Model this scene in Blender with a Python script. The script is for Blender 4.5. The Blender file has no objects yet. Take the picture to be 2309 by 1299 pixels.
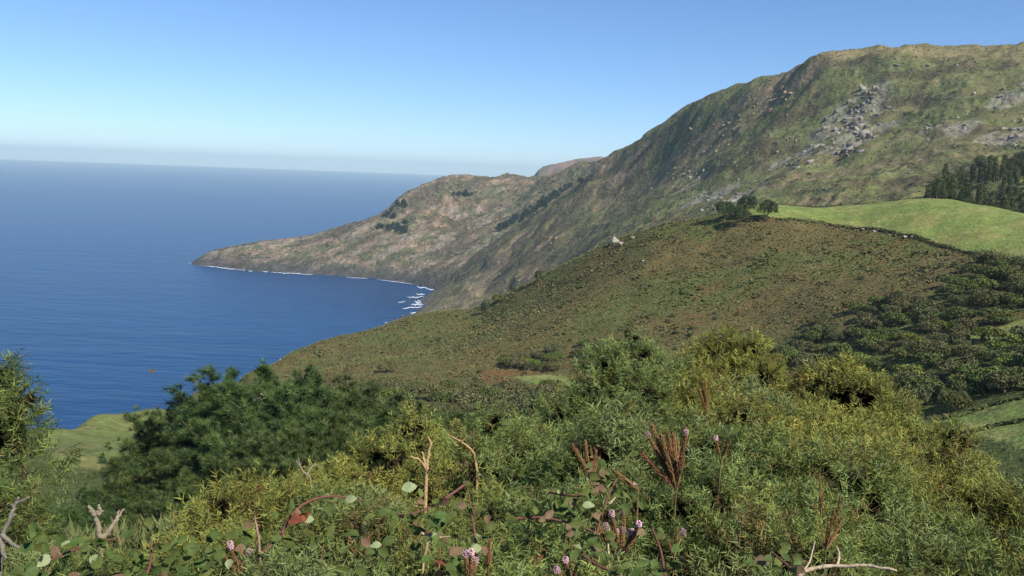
import bpy, math, random, time
import numpy as np
from mathutils import Matrix, Vector

T0 = time.time()
random.seed(7)
RNG = np.random.default_rng(11)
scene = bpy.context.scene
COL = scene.collection

# ------------------------------------------------------------------ camera
CAM_Z = 300.0
F_PX, W_PX, H_PX = 2000.0, 2309.0, 1299.0
PITCH, ROLL = math.radians(7.46), math.radians(2.18)
CAM_M = Matrix.Rotation(math.pi / 2 - PITCH, 4, 'X') @ Matrix.Rotation(ROLL, 4, 'Z')
cam_data = bpy.data.cameras.new("camera")
cam_data.sensor_width = 36.0
cam_data.lens = 36.0 * F_PX / W_PX
cam_data.clip_start = 0.05
cam_data.clip_end = 120000.0
cam = bpy.data.objects.new("camera", cam_data)
COL.objects.link(cam)
cam.matrix_world = Matrix.Translation((0, 0, CAM_Z)) @ CAM_M
scene.camera = cam

# ------------------------------------------------------------------ sky, sun, exposure
SUN_AZ = math.radians(135.0)      # clockwise from +Y (the viewing direction): behind and to the right
SUN_EL = math.radians(42.0)
world = bpy.data.worlds.new("World")
scene.world = world
world.use_nodes = True
wn = world.node_tree.nodes
wn.clear()
sky = wn.new("ShaderNodeTexSky")
sky.sky_type = 'NISHITA'
sky.sun_disc = False
sky.sun_elevation = SUN_EL
sky.sun_rotation = SUN_AZ
sky.altitude = 300
sky.air_density = 0.85
sky.dust_density = 0.0
sky.ozone_density = 10.0
bg = wn.new("ShaderNodeBackground")
bg.inputs['Strength'].default_value = 0.090
wo = wn.new("ShaderNodeOutputWorld")
hsv = wn.new("ShaderNodeHueSaturation")
hsv.inputs['Saturation'].default_value = 0.97
hsv.inputs['Hue'].default_value = 0.500
world.node_tree.links.new(sky.outputs[0], hsv.inputs['Color'])
world.node_tree.links.new(hsv.outputs[0], bg.inputs['Color'])
world.node_tree.links.new(bg.outputs[0], wo.inputs['Surface'])

sun_data = bpy.data.lights.new("sun", 'SUN')
sun_data.energy = 4.9
sun_data.angle = math.radians(0.53)
sun_data.color = (1.0, 0.945, 0.84)
sun = bpy.data.objects.new("sun", sun_data)
COL.objects.link(sun)
sun_dir = Vector((math.sin(SUN_AZ) * math.cos(SUN_EL), math.cos(SUN_AZ) * math.cos(SUN_EL), math.sin(SUN_EL)))
sun.rotation_euler = (-sun_dir).to_track_quat('-Z', 'Y').to_euler()
sun.location = (0, 0, 900)

vs = scene.view_settings
vs.view_transform = 'Standard'
vs.look = 'None'
vs.exposure = 0.65
vs.gamma = 1.0
vs.use_curve_mapping = False
scene.cycles.use_denoising = True
scene.cycles.max_bounces = 6
scene.cycles.diffuse_bounces = 3
scene.cycles.volume_bounces = 0
scene.cycles.transparent_max_bounces = 8

# ------------------------------------------------------------------ pixel <-> world
CM = np.array(CAM_M.to_3x3())


def ray(px, py):
    px = np.asarray(px, float); py = np.asarray(py, float)
    v = np.stack([(px - W_PX / 2), -(py - H_PX / 2), np.full(np.broadcast(px, py).shape, -F_PX)], -1)
    v = v @ CM.T
    return v / np.linalg.norm(v, axis=-1, keepdims=True)


def at(px, py, d):
    """the world point seen at a photograph pixel, at horizontal distance d"""
    r = ray(px, py)
    h = math.hypot(r[0], r[1])
    t = d / h
    return np.array([r[0] * t, r[1] * t, CAM_Z + r[2] * t])


def at_sea(px, py, z=0.0):
    r = ray(px, py)
    t = (z - CAM_Z) / r[2]
    return np.array([r[0] * t, r[1] * t, z])


def hit(px, py, H, d0=3.0, d1=3500.0):
    """where the line of sight through a photograph pixel first meets the surface H"""
    r = ray(px, py)
    h = math.hypot(r[0], r[1])
    lo, hi = d0, d1
    for n in (220, 24, 12):
        ds = np.exp(np.linspace(math.log(lo), math.log(hi), n))
        below = CAM_Z + r[2] / h * ds < H(r[0] / h * ds, r[1] / h * ds)
        if not below.any():
            return None
        i = int(np.argmax(below))
        lo, hi = ds[max(i - 1, 0)], ds[i]
    x, y = r[0] / h * hi, r[1] / h * hi
    return np.array([x, y, float(H(np.array([x]), np.array([y]))[0])])


# ------------------------------------------------------------------ noise
def _hash(ix, iy, iz, s):
    h = (ix.astype(np.int64) * 374761393 + iy.astype(np.int64) * 668265263 + iz.astype(np.int64) * 2147483647 + s * 974634777) & 0xFFFFFFFF
    h = ((h ^ (h >> 13)) * 1274126177) & 0xFFFFFFFF
    h = ((h ^ (h >> 16)) * 2246822519) & 0xFFFFFFFF
    return ((h ^ (h >> 15)) & 0xFFFF).astype(float) / 65535.0 * 2 - 1


def vnoise(x, y, z=None, s=0):
    x = np.asarray(x, float); y = np.asarray(y, float)
    x0, y0 = np.floor(x), np.floor(y)
    fx, fy = x - x0, y - y0
    fx = fx * fx * fx * (fx * (fx * 6 - 15) + 10); fy = fy * fy * fy * (fy * (fy * 6 - 15) + 10)
    if z is None:
        zz = np.zeros_like(x0)
        def L(zz):
            a = _hash(x0, y0, zz, s) * (1 - fx) + _hash(x0 + 1, y0, zz, s) * fx
            b = _hash(x0, y0 + 1, zz, s) * (1 - fx) + _hash(x0 + 1, y0 + 1, zz, s) * fx
            return a * (1 - fy) + b * fy
        return L(zz)
    z = np.asarray(z, float); z0 = np.floor(z); fz = z - z0
    fz = fz * fz * (3 - 2 * fz)
    def L(zz):
        a = _hash(x0, y0, zz, s) * (1 - fx) + _hash(x0 + 1, y0, zz, s) * fx
        b = _hash(x0, y0 + 1, zz, s) * (1 - fx) + _hash(x0 + 1, y0 + 1, zz, s) * fx
        return a * (1 - fy) + b * fy
    return L(z0) * (1 - fz) + L(z0 + 1) * fz


def fbm(x, y, oct=4, s=0, gain=0.5):
    t, a, f = 0, 1.0, 1.0
    for o in range(oct):
        t = t + a * vnoise(x * f + 17.3 * o, y * f - 9.1 * o, None, s + o)
        a *= gain; f *= 2.03
    return t


def ridged(x, y, oct=4, s=0):
    t, a, f = 0, 1.0, 1.0
    for o in range(oct):
        t = t + a * (1 - np.abs(vnoise(x * f + 5.7 * o, y * f + 3.3 * o, None, s + o)) * 2)
        a *= 0.5; f *= 2.1
    return t


def sstep(a, b, x):
    t = np.clip((x - a) / (b - a), 0, 1)
    return t * t * (3 - 2 * t)


def tps(pts, vals, lam=1e-6):
    pts = np.asarray(pts, float); vals = np.asarray(vals, float)
    n = len(pts)
    def K(r2):
        return 0.5 * r2 * np.log(r2 + 1e-12)
    d2 = ((pts[:, None] - pts[None]) ** 2).sum(-1)
    A = np.zeros((n + 3, n + 3))
    A[:n, :n] = K(d2) + lam * np.eye(n)
    A[:n, n] = 1; A[:n, n + 1:] = pts
    A[n, :n] = 1; A[n + 1:, :n] = pts.T
    w = np.linalg.solve(A, np.concatenate([vals, np.zeros(3)]))
    def f(q):
        q = np.asarray(q, float); sh = q.shape[:-1]; q = q.reshape(-1, 2)
        out = np.empty(len(q))
        for i in range(0, len(q), 20000):
            c = q[i:i + 20000]
            r2 = ((c[:, None] - pts[None]) ** 2).sum(-1)
            out[i:i + 20000] = K(r2) @ w[:n] + w[n] + c @ w[n + 1:]
        return out.reshape(sh)
    return f


def in_poly(x, y, poly):
    inside = np.zeros(np.shape(x), bool)
    n = len(poly)
    for i in range(n):
        x1, y1 = poly[i]; x2, y2 = poly[(i + 1) % n]
        c = ((y1 > y) != (y2 > y)) & (x < (x2 - x1) * (y - y1) / (y2 - y1 + 1e-12) + x1)
        inside ^= c
    return inside


# ------------------------------------------------------------------ materials
def mat(name, col=None, rough=0.8, attr=None, vary=0.0, noise=None, bump=None, spec=0.25, translucent=0.0, sheen=0.0):
    """procedural material: base colour or colour attribute x fine noise, with optional bump and per-object variation"""
    m = bpy.data.materials.new(name)
    m.use_nodes = True
    nt = m.node_tree; N = nt.nodes; L = nt.links
    b = N['Principled BSDF']
    b.inputs['Roughness'].default_value = rough
    b.inputs['Specular IOR Level'].default_value = spec
    if attr:
        a = N.new('ShaderNodeAttribute'); a.attribute_name = attr
        cur = a.outputs['Color']
    else:
        rgb = N.new('ShaderNodeRGB'); rgb.outputs[0].default_value = (*col, 1)
        cur = rgb.outputs[0]
    tc = N.new('ShaderNodeNewGeometry')
    pos = tc.outputs['Position']
    if noise:
        for (scale, lo, hi, detail) in noise:
            t = N.new('ShaderNodeTexNoise'); t.inputs['Scale'].default_value = scale
            t.inputs['Detail'].default_value = detail; t.inputs['Roughness'].default_value = 0.65
            L.new(pos, t.inputs['Vector'])
            mr = N.new('ShaderNodeMapRange')
            mr.inputs['From Min'].default_value = 0.3; mr.inputs['From Max'].default_value = 0.7
            mr.inputs['To Min'].default_value = lo; mr.inputs['To Max'].default_value = hi
            L.new(t.outputs['Fac'], mr.inputs['Value'])
            mx = N.new('ShaderNodeVectorMath'); mx.operation = 'SCALE'
            L.new(cur, mx.inputs[0]); L.new(mr.outputs[0], mx.inputs['Scale'])
            cur = mx.outputs[0]
    if vary:
        oi = N.new('ShaderNodeObjectInfo')
        hs = N.new('ShaderNodeHueSaturation')
        mr = N.new('ShaderNodeMapRange'); mr.inputs['To Min'].default_value = 0.5 - 0.06 * vary; mr.inputs['To Max'].default_value = 0.5 + 0.05 * vary
        L.new(oi.outputs['Random'], mr.inputs['Value']); L.new(mr.outputs[0], hs.inputs['Hue'])
        ml = N.new('ShaderNodeMath'); ml.operation = 'MULTIPLY'; ml.inputs[1].default_value = 7.31
        fr = N.new('ShaderNodeMath'); fr.operation = 'FRACT'
        L.new(oi.outputs['Random'], ml.inputs[0]); L.new(ml.outputs[0], fr.inputs[0])
        mr2 = N.new('ShaderNodeMapRange'); mr2.inputs['To Min'].default_value = 1 - 0.35 * vary; mr2.inputs['To Max'].default_value = 1 + 0.35 * vary
        L.new(fr.outputs[0], mr2.inputs['Value']); L.new(mr2.outputs[0], hs.inputs['Value'])
        L.new(cur, hs.inputs['Color']); cur = hs.outputs[0]
    L.new(cur, b.inputs['Base Color'])
    if bump:
        prev = None
        for (scale, dist, strength, detail) in bump:
            t = N.new('ShaderNodeTexNoise'); t.inputs['Scale'].default_value = scale; t.inputs['Detail'].default_value = detail
            L.new(pos, t.inputs['Vector'])
            bp = N.new('ShaderNodeBump'); bp.inputs['Distance'].default_value = dist; bp.inputs['Strength'].default_value = strength
            L.new(t.outputs['Fac'], bp.inputs['Height'])
            if prev is not None:
                L.new(prev, bp.inputs['Normal'])
            prev = bp.outputs[0]
        L.new(prev, b.inputs['Normal'])
    if translucent:
        tr = N.new('ShaderNodeBsdfTranslucent'); L.new(cur, tr.inputs['Color'])
        ms = N.new('ShaderNodeMixShader'); ms.inputs[0].default_value = translucent
        out = N['Material Output']
        L.new(b.outputs[0], ms.inputs[1]); L.new(tr.outputs[0], ms.inputs[2]); L.new(ms.outputs[0], out.inputs['Surface'])
    return m


# ------------------------------------------------------------------ mesh helpers
def mesh_np(name, V, F, C=None, smooth=False, material=None):
    """V (n,3); F (m,k) with k 3 or 4, or a list of such arrays; C (n,3) colours"""
    me = bpy.data.meshes.new(name)
    Fs = F if isinstance(F, list) else [F]
    Fs = [np.asarray(f, np.int32) for f in Fs if len(f)]
    V = np.asarray(V, np.float32)
    me.vertices.add(len(V)); me.vertices.foreach_set('co', V.ravel())
    nl = sum(f.size for f in Fs); npoly = sum(len(f) for f in Fs)
    me.loops.add(nl); me.polygons.add(npoly)
    me.loops.foreach_set('vertex_index', np.concatenate([f.ravel() for f in Fs]))
    tot = np.concatenate([np.full(len(f), f.shape[1], np.int32) for f in Fs])
    st = np.concatenate([[0], np.cumsum(tot)[:-1]]).astype(np.int32)
    me.polygons.foreach_set('loop_start', st)
    me.polygons.foreach_set('loop_total', tot)
    if smooth:
        me.polygons.foreach_set('use_smooth', np.ones(npoly, bool))
    me.update(calc_edges=True)
    if C is not None:
        a = me.color_attributes.new('Col', 'FLOAT_COLOR', 'POINT')
        c4 = np.ones((len(V), 4), np.float32); c4[:, :3] = np.clip(C, 0, 1)
        a.data.foreach_set('color', c4.ravel())
    if material:
        me.materials.append(material)
    return me


def obj(name, me, parent=None, loc=None, rotz=None, scale=None, **props):
    o = bpy.data.objects.new(name, me)
    COL.objects.link(o)
    if parent is not None:
        o.parent = parent
    if loc is not None:
        o.location = [float(v) for v in loc]
    if rotz is not None:
        o.rotation_euler[2] = rotz
    if scale is not None:
        o.scale = (scale,) * 3 if np.isscalar(scale) else [float(s) for s in scale]
    for k, v in props.items():
        o[k] = v
    return o


def thing(name, label, category, loc=(0, 0, 0), rotz=0.0, scale=None, group=None):
    o = obj(name, None, None, loc, rotz, scale, label=label, category=category)
    o.empty_display_size = 0.2
    if group:
        o['group'] = group
    return o


class MB:
    def __init__(s):
        s.V, s.F3, s.F4, s.C, s.n = [], [], [], [], 0
    def add(s, V, F, C=None):
        V = np.asarray(V, float); F = np.asarray(F, int)
        s.V.append(V)
        (s.F3 if F.shape[1] == 3 else s.F4).append(F + s.n)
        C = np.zeros((len(V), 3)) if C is None else np.broadcast_to(np.asarray(C, float), (len(V), 3))
        s.C.append(C); s.n += len(V)
    def tube(s, pts, radii, k=6, col=(0.1, 0.08, 0.06), cap=True):
        pts = np.asarray(pts, float); radii = np.broadcast_to(radii, (len(pts),))
        t = np.gradient(pts, axis=0); t /= np.linalg.norm(t, axis=1, keepdims=True) + 1e-9
        ref = np.array([0.31, 0.22, 0.92]) if abs(t[0] @ np.array([0.31, 0.22, 0.92])) < 0.9 else np.array([1.0, 0, 0])
        u = np.cross(t, ref); u /= np.linalg.norm(u, axis=1, keepdims=True) + 1e-9
        v = np.cross(t, u)
        a = np.arange(k) / k * 2 * np.pi
        V = pts[:, None] + radii[:, None, None] * (np.cos(a)[None, :, None] * u[:, None] + np.sin(a)[None, :, None] * v[:, None])
        n = len(pts)
        i, j = np.meshgrid(np.arange(n - 1), np.arange(k), indexing='ij')
        j2 = (j + 1) % k
        F = np.stack([i * k + j, i * k + j2, (i + 1) * k + j2, (i + 1) * k + j], -1).reshape(-1, 4)
        C = np.asarray(col, float)
        if C.ndim == 2:
            C = np.repeat(C, k, axis=0)
        s.add(V.reshape(-1, 3), F, C)
        if cap:
            for e in (0, n - 1):
                c = pts[e]
                idx = np.arange(k)
                ring = V[e]
                s.add(np.concatenate([ring, c[None]]), np.stack([idx, (idx + 1) % k, np.full(k, k)], -1), C[-1] if C.ndim == 2 else C)
    def mesh(s, name, material, smooth=False):
        Fs = []
        if s.F3: Fs.append(np.concatenate(s.F3))
        if s.F4: Fs.append(np.concatenate(s.F4))
        return mesh_np(name, np.concatenate(s.V), Fs, np.concatenate(s.C), smooth, material)


def scatter(protos, P, R, S, tint=None, tint_mix=None):
    """joined copies of small shapes. protos: list of (V,F3,C); P (n,3); R (n,3,3); S (n,) -> V,F,C"""
    n = len(P)
    which = RNG.integers(0, len(protos), n)
    Vs, Fs, Cs, off = [], [], [], 0
    for k, (V, F, C) in enumerate(protos):
        ix = np.where(which == k)[0]
        if not len(ix):
            continue
        VV = np.einsum('nij,vj->nvi', R[ix], V) * S[ix, None, None] + P[ix, None]
        FF = F[None] + (np.arange(len(ix)) * len(V))[:, None, None] + off
        CC = np.broadcast_to(C[None], (len(ix),) + C.shape)
        if tint is not None:
            CC = CC * tint[ix, None, :]
        Vs.append(VV.reshape(-1, 3)); Fs.append(FF.reshape(-1, F.shape[1])); Cs.append(CC.reshape(-1, 3))
        off += VV.shape[0] * VV.shape[1]
    return np.concatenate(Vs), np.concatenate(Fs), np.concatenate(Cs)


def frames(Z, spin=None):
    """rotation matrices whose third column is Z"""
    Z = Z / (np.linalg.norm(Z, axis=1, keepdims=True) + 1e-9)
    ref = np.where(np.abs(Z[:, 2:3]) > 0.95, np.array([[1.0, 0, 0]]), np.array([[0, 0, 1.0]]))
    X = np.cross(ref, Z); X /= np.linalg.norm(X, axis=1, keepdims=True)
    Y = np.cross(Z, X)
    if spin is None:
        spin = RNG.uniform(0, 2 * np.pi, len(Z))
    c, s = np.cos(spin)[:, None], np.sin(spin)[:, None]
    return np.stack([X * c + Y * s, -X * s + Y * c, Z], -1)


def rand_dirs(n, zmin=-1.0):
    z = RNG.uniform(zmin, 1, n); a = RNG.uniform(0, 2 * np.pi, n); r = np.sqrt(1 - z * z)
    return np.stack([r * np.cos(a), r * np.sin(a), z], -1)


def srgb(r, g, b):
    c = np.array([r, g, b]) / 255.0
    return np.where(c < 0.04045, c / 12.92, ((c + 0.055) / 1.055) ** 2.4)


# ================================================================== SEA
def build_sea():
    m = bpy.data.materials.new("sea_water"); m.use_nodes = True
    nt = m.node_tree; N = nt.nodes; L = nt.links
    b = N['Principled BSDF']
    b.inputs['Base Color'].default_value = (0.006, 0.042, 0.155, 1)
    b.inputs['Roughness'].default_value = 0.28
    b.inputs['IOR'].default_value = 1.33
    b.inputs['Specular IOR Level'].default_value = 0.16
    g = N.new('ShaderNodeNewGeometry')
    mp = N.new('ShaderNodeMapping'); mp.inputs['Scale'].default_value = (0.35, 1.0, 1.0); mp.inputs['Rotation'].default_value = (0, 0, 0.16)
    L.new(g.outputs['Position'], mp.inputs['Vector'])
    prev = None
    for sc, dist, st, det in ((0.012, 4.0, 0.8, 3), (0.045, 2.2, 0.9, 4), (0.3, 0.5, 0.8, 3)):
        t = N.new('ShaderNodeTexNoise'); t.inputs['Scale'].default_value = sc; t.inputs['Detail'].default_value = det
        L.new(mp.outputs[0], t.inputs['Vector'])
        bp = N.new('ShaderNodeBump'); bp.inputs['Distance'].default_value = dist; bp.inputs['Strength'].default_value = st
        L.new(t.outputs['Fac'], bp.inputs['Height'])
        if prev: L.new(prev, bp.inputs['Normal'])
        prev = bp.outputs[0]
    L.new(prev, b.inputs['Normal'])
    # broad currents: bluer and greyer water
    t = N.new('ShaderNodeTexNoise'); t.inputs['Scale'].default_value = 0.0011; t.inputs['Detail'].default_value = 4
    mp2 = N.new('ShaderNodeMapping'); mp2.inputs['Scale'].default_value = (0.3, 1, 1); L.new(g.outputs['Position'], mp2.inputs['Vector'])
    L.new(mp2.outputs[0], t.inputs['Vector'])
    t2 = N.new('ShaderNodeTexNoise'); t2.inputs['Scale'].default_value = 0.05; t2.inputs['Detail'].default_value = 5
    L.new(mp.outputs[0], t2.inputs['Vector'])
    ad = N.new('ShaderNodeMath'); ad.operation = 'ADD'; L.new(t.outputs[0], ad.inputs[0]); L.new(t2.outputs[0], ad.inputs[1])
    mr = N.new('ShaderNodeMapRange'); mr.inputs['From Min'].default_value = 0.75; mr.inputs['From Max'].default_value = 1.25
    L.new(ad.outputs[0], mr.inputs['Value'])
    mx = N.new('ShaderNodeMix'); mx.data_type = 'RGBA'
    mx.inputs['A'].default_value = (0.001, 0.031, 0.105, 1); mx.inputs['B'].default_value = (0.002, 0.050, 0.155, 1)
    L.new(mr.outputs[0], mx.inputs['Factor']); L.new(mx.outputs['Result'], b.inputs['Base Color'])
    R = 45000.0
    n = 96
    a = np.linspace(0, 2 * np.pi, n, endpoint=False)
    V = np.concatenate([[[0, 0, 0]], np.stack([R * np.sin(a), R * np.cos(a), 0 * a], -1)])
    i = np.arange(n)
    F = np.stack([np.zeros(n, int), 1 + (i + 1) % n, 1 + i], -1)
    obj("sea", mesh_np("sea", V, F, material=m), kind='structure', label="deep blue sea reaching to a hazy horizon", category="sea")


build_sea()

# ================================================================== HEIGHT FUNCTIONS
# ---- D: the near land: camera bank, valley, heather hill, pasture
RIDGE_D = [(-250, 1060, 250), (80, 966, 260), (200, 945, 285), (320, 932, 310), (420, 905, 350), (540, 858, 430), (600, 828, 455), (640, 806, 480), (700, 781, 510),
           (760, 763, 530), (850, 741, 550), (900, 723, 560), (960, 709, 570), (1020, 703, 572), (1080, 701, 570), (1110, 686, 566), (1150, 662, 562),
           (1215, 629, 558), (1300, 586, 552), (1385, 549, 548), (1450, 526, 540), (1530, 504, 530), (1600, 488, 525),
           (1640, 475, 530), (1700, 465, 535), (1780, 464, 540), (1900, 464, 545), (2000, 457, 545), (2090, 450, 540), (2160, 456, 530), (2230, 466, 515),
           (2309, 480, 500), (2500, 500, 480), (2800, 540, 460)]
MID_D = [(-250, 1180, 150), (80, 1110, 170), (250, 1070, 190), (400, 1010, 210), (560, 950, 240), (700, 905, 300), (850, 850, 345), (900, 800, 430), (1000, 880, 315), (1000, 790, 415),
         (1100, 860, 330), (1200, 720, 430), (1250, 840, 335), (1250, 930, 260), (1400, 800, 345), (1400, 680, 420), (1550, 850, 310), (1550, 650, 420), (1600, 560, 465),
         (1700, 720, 375), (1750, 820, 310), (1800, 600, 425), (1900, 870, 268), (1900, 700, 355), (1900, 520, 480), (2000, 780, 300),
         (2050, 620, 400), (2080, 536, 455), (2150, 760, 300), (2150, 880, 240), (2150, 660, 355), (2250, 930, 205), (2300, 900, 215), (2300, 820, 255), (2300, 740, 305), (2309, 650, 350), (2309, 580, 400), (2309, 520, 450),
         (2500, 760, 280), (2500, 900, 200), (2500, 620, 360), (2309, 1000, 175)]
pts, vals = [], []


def _uvD(x, y):
    d = np.hypot(x, y)
    return np.stack([np.arctan2(x, y) * 1.6, np.log(np.maximum(d, 1.0))], -1)


def _addD(p):
    pts.append(_uvD(p[0], p[1])); vals.append(p[2])


for (px, py, d) in RIDGE_D + MID_D:
    _addD(at(px, py, d))
for (px, py, d) in RIDGE_D:                     # the far side of the ridge falls away
    p = at(px, py, d); az = math.atan2(p[0], p[1])
    left = float(sstep(1750, 1350, px))
    if px < 1500:                               # the slope rising gently to the crest
        _addD(at(px, py + 14 + 16 * left, d * 0.90))
        if px < 900:
            _addD(at(px, py + 62, d * 0.76))
    for dd, drop in ((1.06, 6 + 10 * left), (1.25, 12 + 75 * left), (1.6, 20 + 150 * left), (2.2, 30 + 200 * left)):
        _addD((math.sin(az) * d * dd, math.cos(az) * d * dd, p[2] - drop))
for az in np.radians([-42, -30, -18, -6, 6, 18, 30, 42]):   # the bank in front of the camera
    for d, z in ((1.2, 298.35), (3.0, 298.25), (5.0, 298.0), (7.5, 297.0), (14, 294.0), (30, 287.5), (60, 276), (100, 263)):
        zz = z - (0.12 * max(d - 5, 0) ** 0.9 if az < -0.1 else 0)
        _addD((math.sin(az) * d, math.cos(az) * d, zz + (3 if az > 0.3 and d > 20 else 0)))
for az in np.radians([-42, -30, -20]):
    d = 150
    _addD((math.sin(az) * d, math.cos(az) * d, 245))
_fD = tps(pts, vals, 1e-5)


def HD_base(x, y):
    return _fD(_uvD(np.asarray(x, float), np.asarray(y, float)))


def HD(x, y):
    x = np.asarray(x, float); y = np.asarray(y, float)
    d = np.hypot(x, y)
    k = sstep(30, 250, d)
    return HD_base(x, y) + k * (fbm(x / 60, y / 60, 3, 3) * 1.0 + fbm(x / 11, y / 11, 3, 5) * 0.45)


# ---- C: the mountain
RIDGE_C = [(940, 706, 1790), (965, 668, 2010), (985, 654, 2110), (1040, 604, 2080), (1120, 534, 2040), (1200, 482, 2010), (1280, 431, 1990), (1330, 388, 1970), (1355, 358, 1960),
           (1420, 326, 1920), (1480, 286, 1870), (1545, 238, 1800), (1600, 206, 1740), (1700, 168, 1640), (1750, 155, 1600), (1795, 139, 1560), (1830, 119, 1530),
           (1860, 107, 1510), (1900, 105, 1530), (2000, 108, 1560), (2100, 108, 1570), (2200, 107, 1560), (2309, 104, 1550), (2500, 96, 1520), (2800, 96, 1500)]
BRINK_C = [(1860, 158, 1440), (1930, 140, 1430), (2000, 129, 1400), (2100, 121, 1390), (2230, 119, 1370), (2309, 127, 1330), (2500, 125, 1300), (2800, 130, 1280)]
BODY_C = [(930, 716, 1740), (1000, 690, 1660), (1050, 650, 1800), (1090, 695, 1540), (1150, 600, 1720), (1150, 655, 1520), (1200, 560, 1690), (1230, 620, 1380), (1300, 500, 1700), (1300, 580, 1300),
          (1385, 430, 1740), (1385, 545, 1150), (1400, 490, 1360), (1480, 370, 1690), (1480, 440, 1420), (1500, 510, 1060), (1580, 300, 1600), (1600, 380, 1380), (1600, 440, 1170), (1600, 490, 960),
          (1700, 240, 1530), (1700, 310, 1360), (1700, 400, 1090), (1700, 460, 900), (1800, 200, 1470), (1800, 280, 1320), (1800, 370, 1080), (1800, 455, 860),
          (1920, 210, 1360), (1920, 280, 1240), (1920, 350, 1080), (1920, 420, 900), (1920, 460, 800), (2050, 190, 1320), (2050, 270, 1170), (2050, 350, 1000), (2050, 430, 800),
          (2200, 190, 1270), (2200, 270, 1100), (2200, 350, 900), (2200, 440, 720), (2309, 200, 1210), (2309, 280, 1040), (2309, 360, 820), (2309, 460, 660), (2500, 300, 950), (2500, 440, 650), (2800, 420, 640), (2800, 250, 1000)]
pC, vC = [], []
for (px, py, d) in RIDGE_C + BRINK_C + BODY_C:
    p = at(px, py, d); pC.append(p[:2] / 500.0); vC.append(p[2])
for i, (px, py, d) in enumerate(RIDGE_C):
    p = at(px, py, d)
    for dd, drop in ((120, 25), (350, 100), (700, 200)) if px < 1860 else ((100, 3), (300, 12), (700, 25)):
        k = (d + dd) / d
        pC.append(p[:2] * k / 500.0); vC.append(p[2] - drop)
for (px, py) in ((860, 735), (900, 722), (935, 712), (943, 700), (958, 672)):     # the shore falling under the water
    p = at_sea(px, py, 0.0); pC.append(p[:2] / 500.0); vC.append(0.0)
    p = at_sea(px - 50, py + 3, 0.0); pC.append(p[:2] / 500.0); vC.append(-35.0)
for d in (1000, 1250, 1500):
    p = at(900, 700, d); pC.append(p[:2] / 500.0); vC.append(-20.0)
_fC = tps(pC, vC, 1e-5)


def HC(x, y):
    x = np.asarray(x, float); y = np.asarray(y, float)
    z = _fC(np.stack([x, y], -1) / 500.0)
    up = sstep(5, 80, z)
    # ribs and gullies run down the slope, toward the sea and the viewer
    a = math.radians(38)
    u = x * math.cos(a) - y * math.sin(a); v = x * math.sin(a) + y * math.cos(a)
    w = fbm(x / 140, y / 140, 3, 21) * 55
    r = ridged((v + w) / 130.0, (u + w) / 520.0, 3, 31)
    z = z + up * (r - 1.0) * 8.0
    z = z + (0.25 + 0.75 * up) * (fbm(x / 45, y / 45, 4, 41) * 4.0 + fbm(x / 9, y / 9, 2, 47) * 1.1)
    return z


# ---- B: the headland and the saddle behind
COAST_B = [(432, 596), (470, 600), (510, 604), (550, 609), (620, 613), (700, 618), (780, 623), (860, 629), (920, 638), (960, 646), (1000, 656)]
RIDGE_B = [(468, 574, 2745), (485, 566, 2750), (510, 562, 2745), (545, 555, 2742), (580, 547, 2740), (620, 542, 2740), (655, 539, 2745), (690, 533, 2750), (760, 511, 2760), (830, 486, 2780), (880, 463, 2800), (905, 438, 2820), (940, 421, 2840),
           (985, 401, 2890), (1050, 389, 2950), (1090, 393, 2990), (1120, 397, 3010), (1160, 393, 3040), (1185, 396, 3050), (1200, 401, 3000), (1240, 392, 2900), (1280, 380, 2850), (1320, 366, 2800), (1355, 357, 2760), (1430, 335, 2700), (1550, 300, 2700)]
BODY_B = [(700, 570, 2620), (800, 560, 2580), (900, 540, 2560), (1000, 470, 2720), (1000, 560, 2480), (1100, 430, 2800), (1100, 500, 2560), (1200, 440, 2680), (1300, 400, 2640), (1350, 420, 2500), (1100, 560, 2400),
          (620, 575, 2640), (900, 490, 2700), (540, 580, 2660), (480, 586, 2705)]
pB, vB = [], []
for (px, py, d) in RIDGE_B + BODY_B:
    p = at(px, py, d); pB.append(p[:2] / 500.0); vB.append(p[2])
for (px, py, d) in RIDGE_B:
    p = at(px, py, d)
    for dd, drop in ((110, 14 if px < 800 else 30), (330, 110 if px < 1000 else 70), (650, 300 if px < 1000 else 120)):
        pB.append(p[:2] * (d + dd) / d / 500.0); vB.append(max(p[2] - drop, -40.0))
for (px, py) in COAST_B:
    p = at_sea(px, py); k = np.linalg.norm(p[:2])
    pB.append(p[:2] / 500.0); vB.append(1.0)
    pB.append(p[:2] * (k - 60) / k / 500.0); vB.append(-28.0)
    q = p[:2] * (k + 14) / k
    pB.append(q / 500.0); vB.append(10.0 if px > 460 else 2.0)
for (px, py) in ((400, 590), (380, 575), (420, 575), (440, 560)):
    p = at_sea(px, py); pB.append(p[:2] / 500.0); vB.append(-30.0)
_fB = tps(pB, vB, 1e-5)


def HB(x, y):
    x = np.asarray(x, float); y = np.asarray(y, float)
    z = _fB(np.stack([x, y], -1) / 500.0)
    up = sstep(25, 170, z)
    a = math.radians(50)
    u = x * math.cos(a) - y * math.sin(a); v = x * math.sin(a) + y * math.cos(a)
    w = fbm(x / 160, y / 160, 3, 61) * 50
    z = z + up * (ridged((u + w) / 150, (v + w) / 480, 3, 65) - 1.2) * 8
    z = z + (0.3 + 0.7 * up) * (fbm(x / 50, y / 50, 4, 71) * 4.2 + fbm(x / 14, y / 14, 3, 77) * 2.2)
    return z


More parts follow.
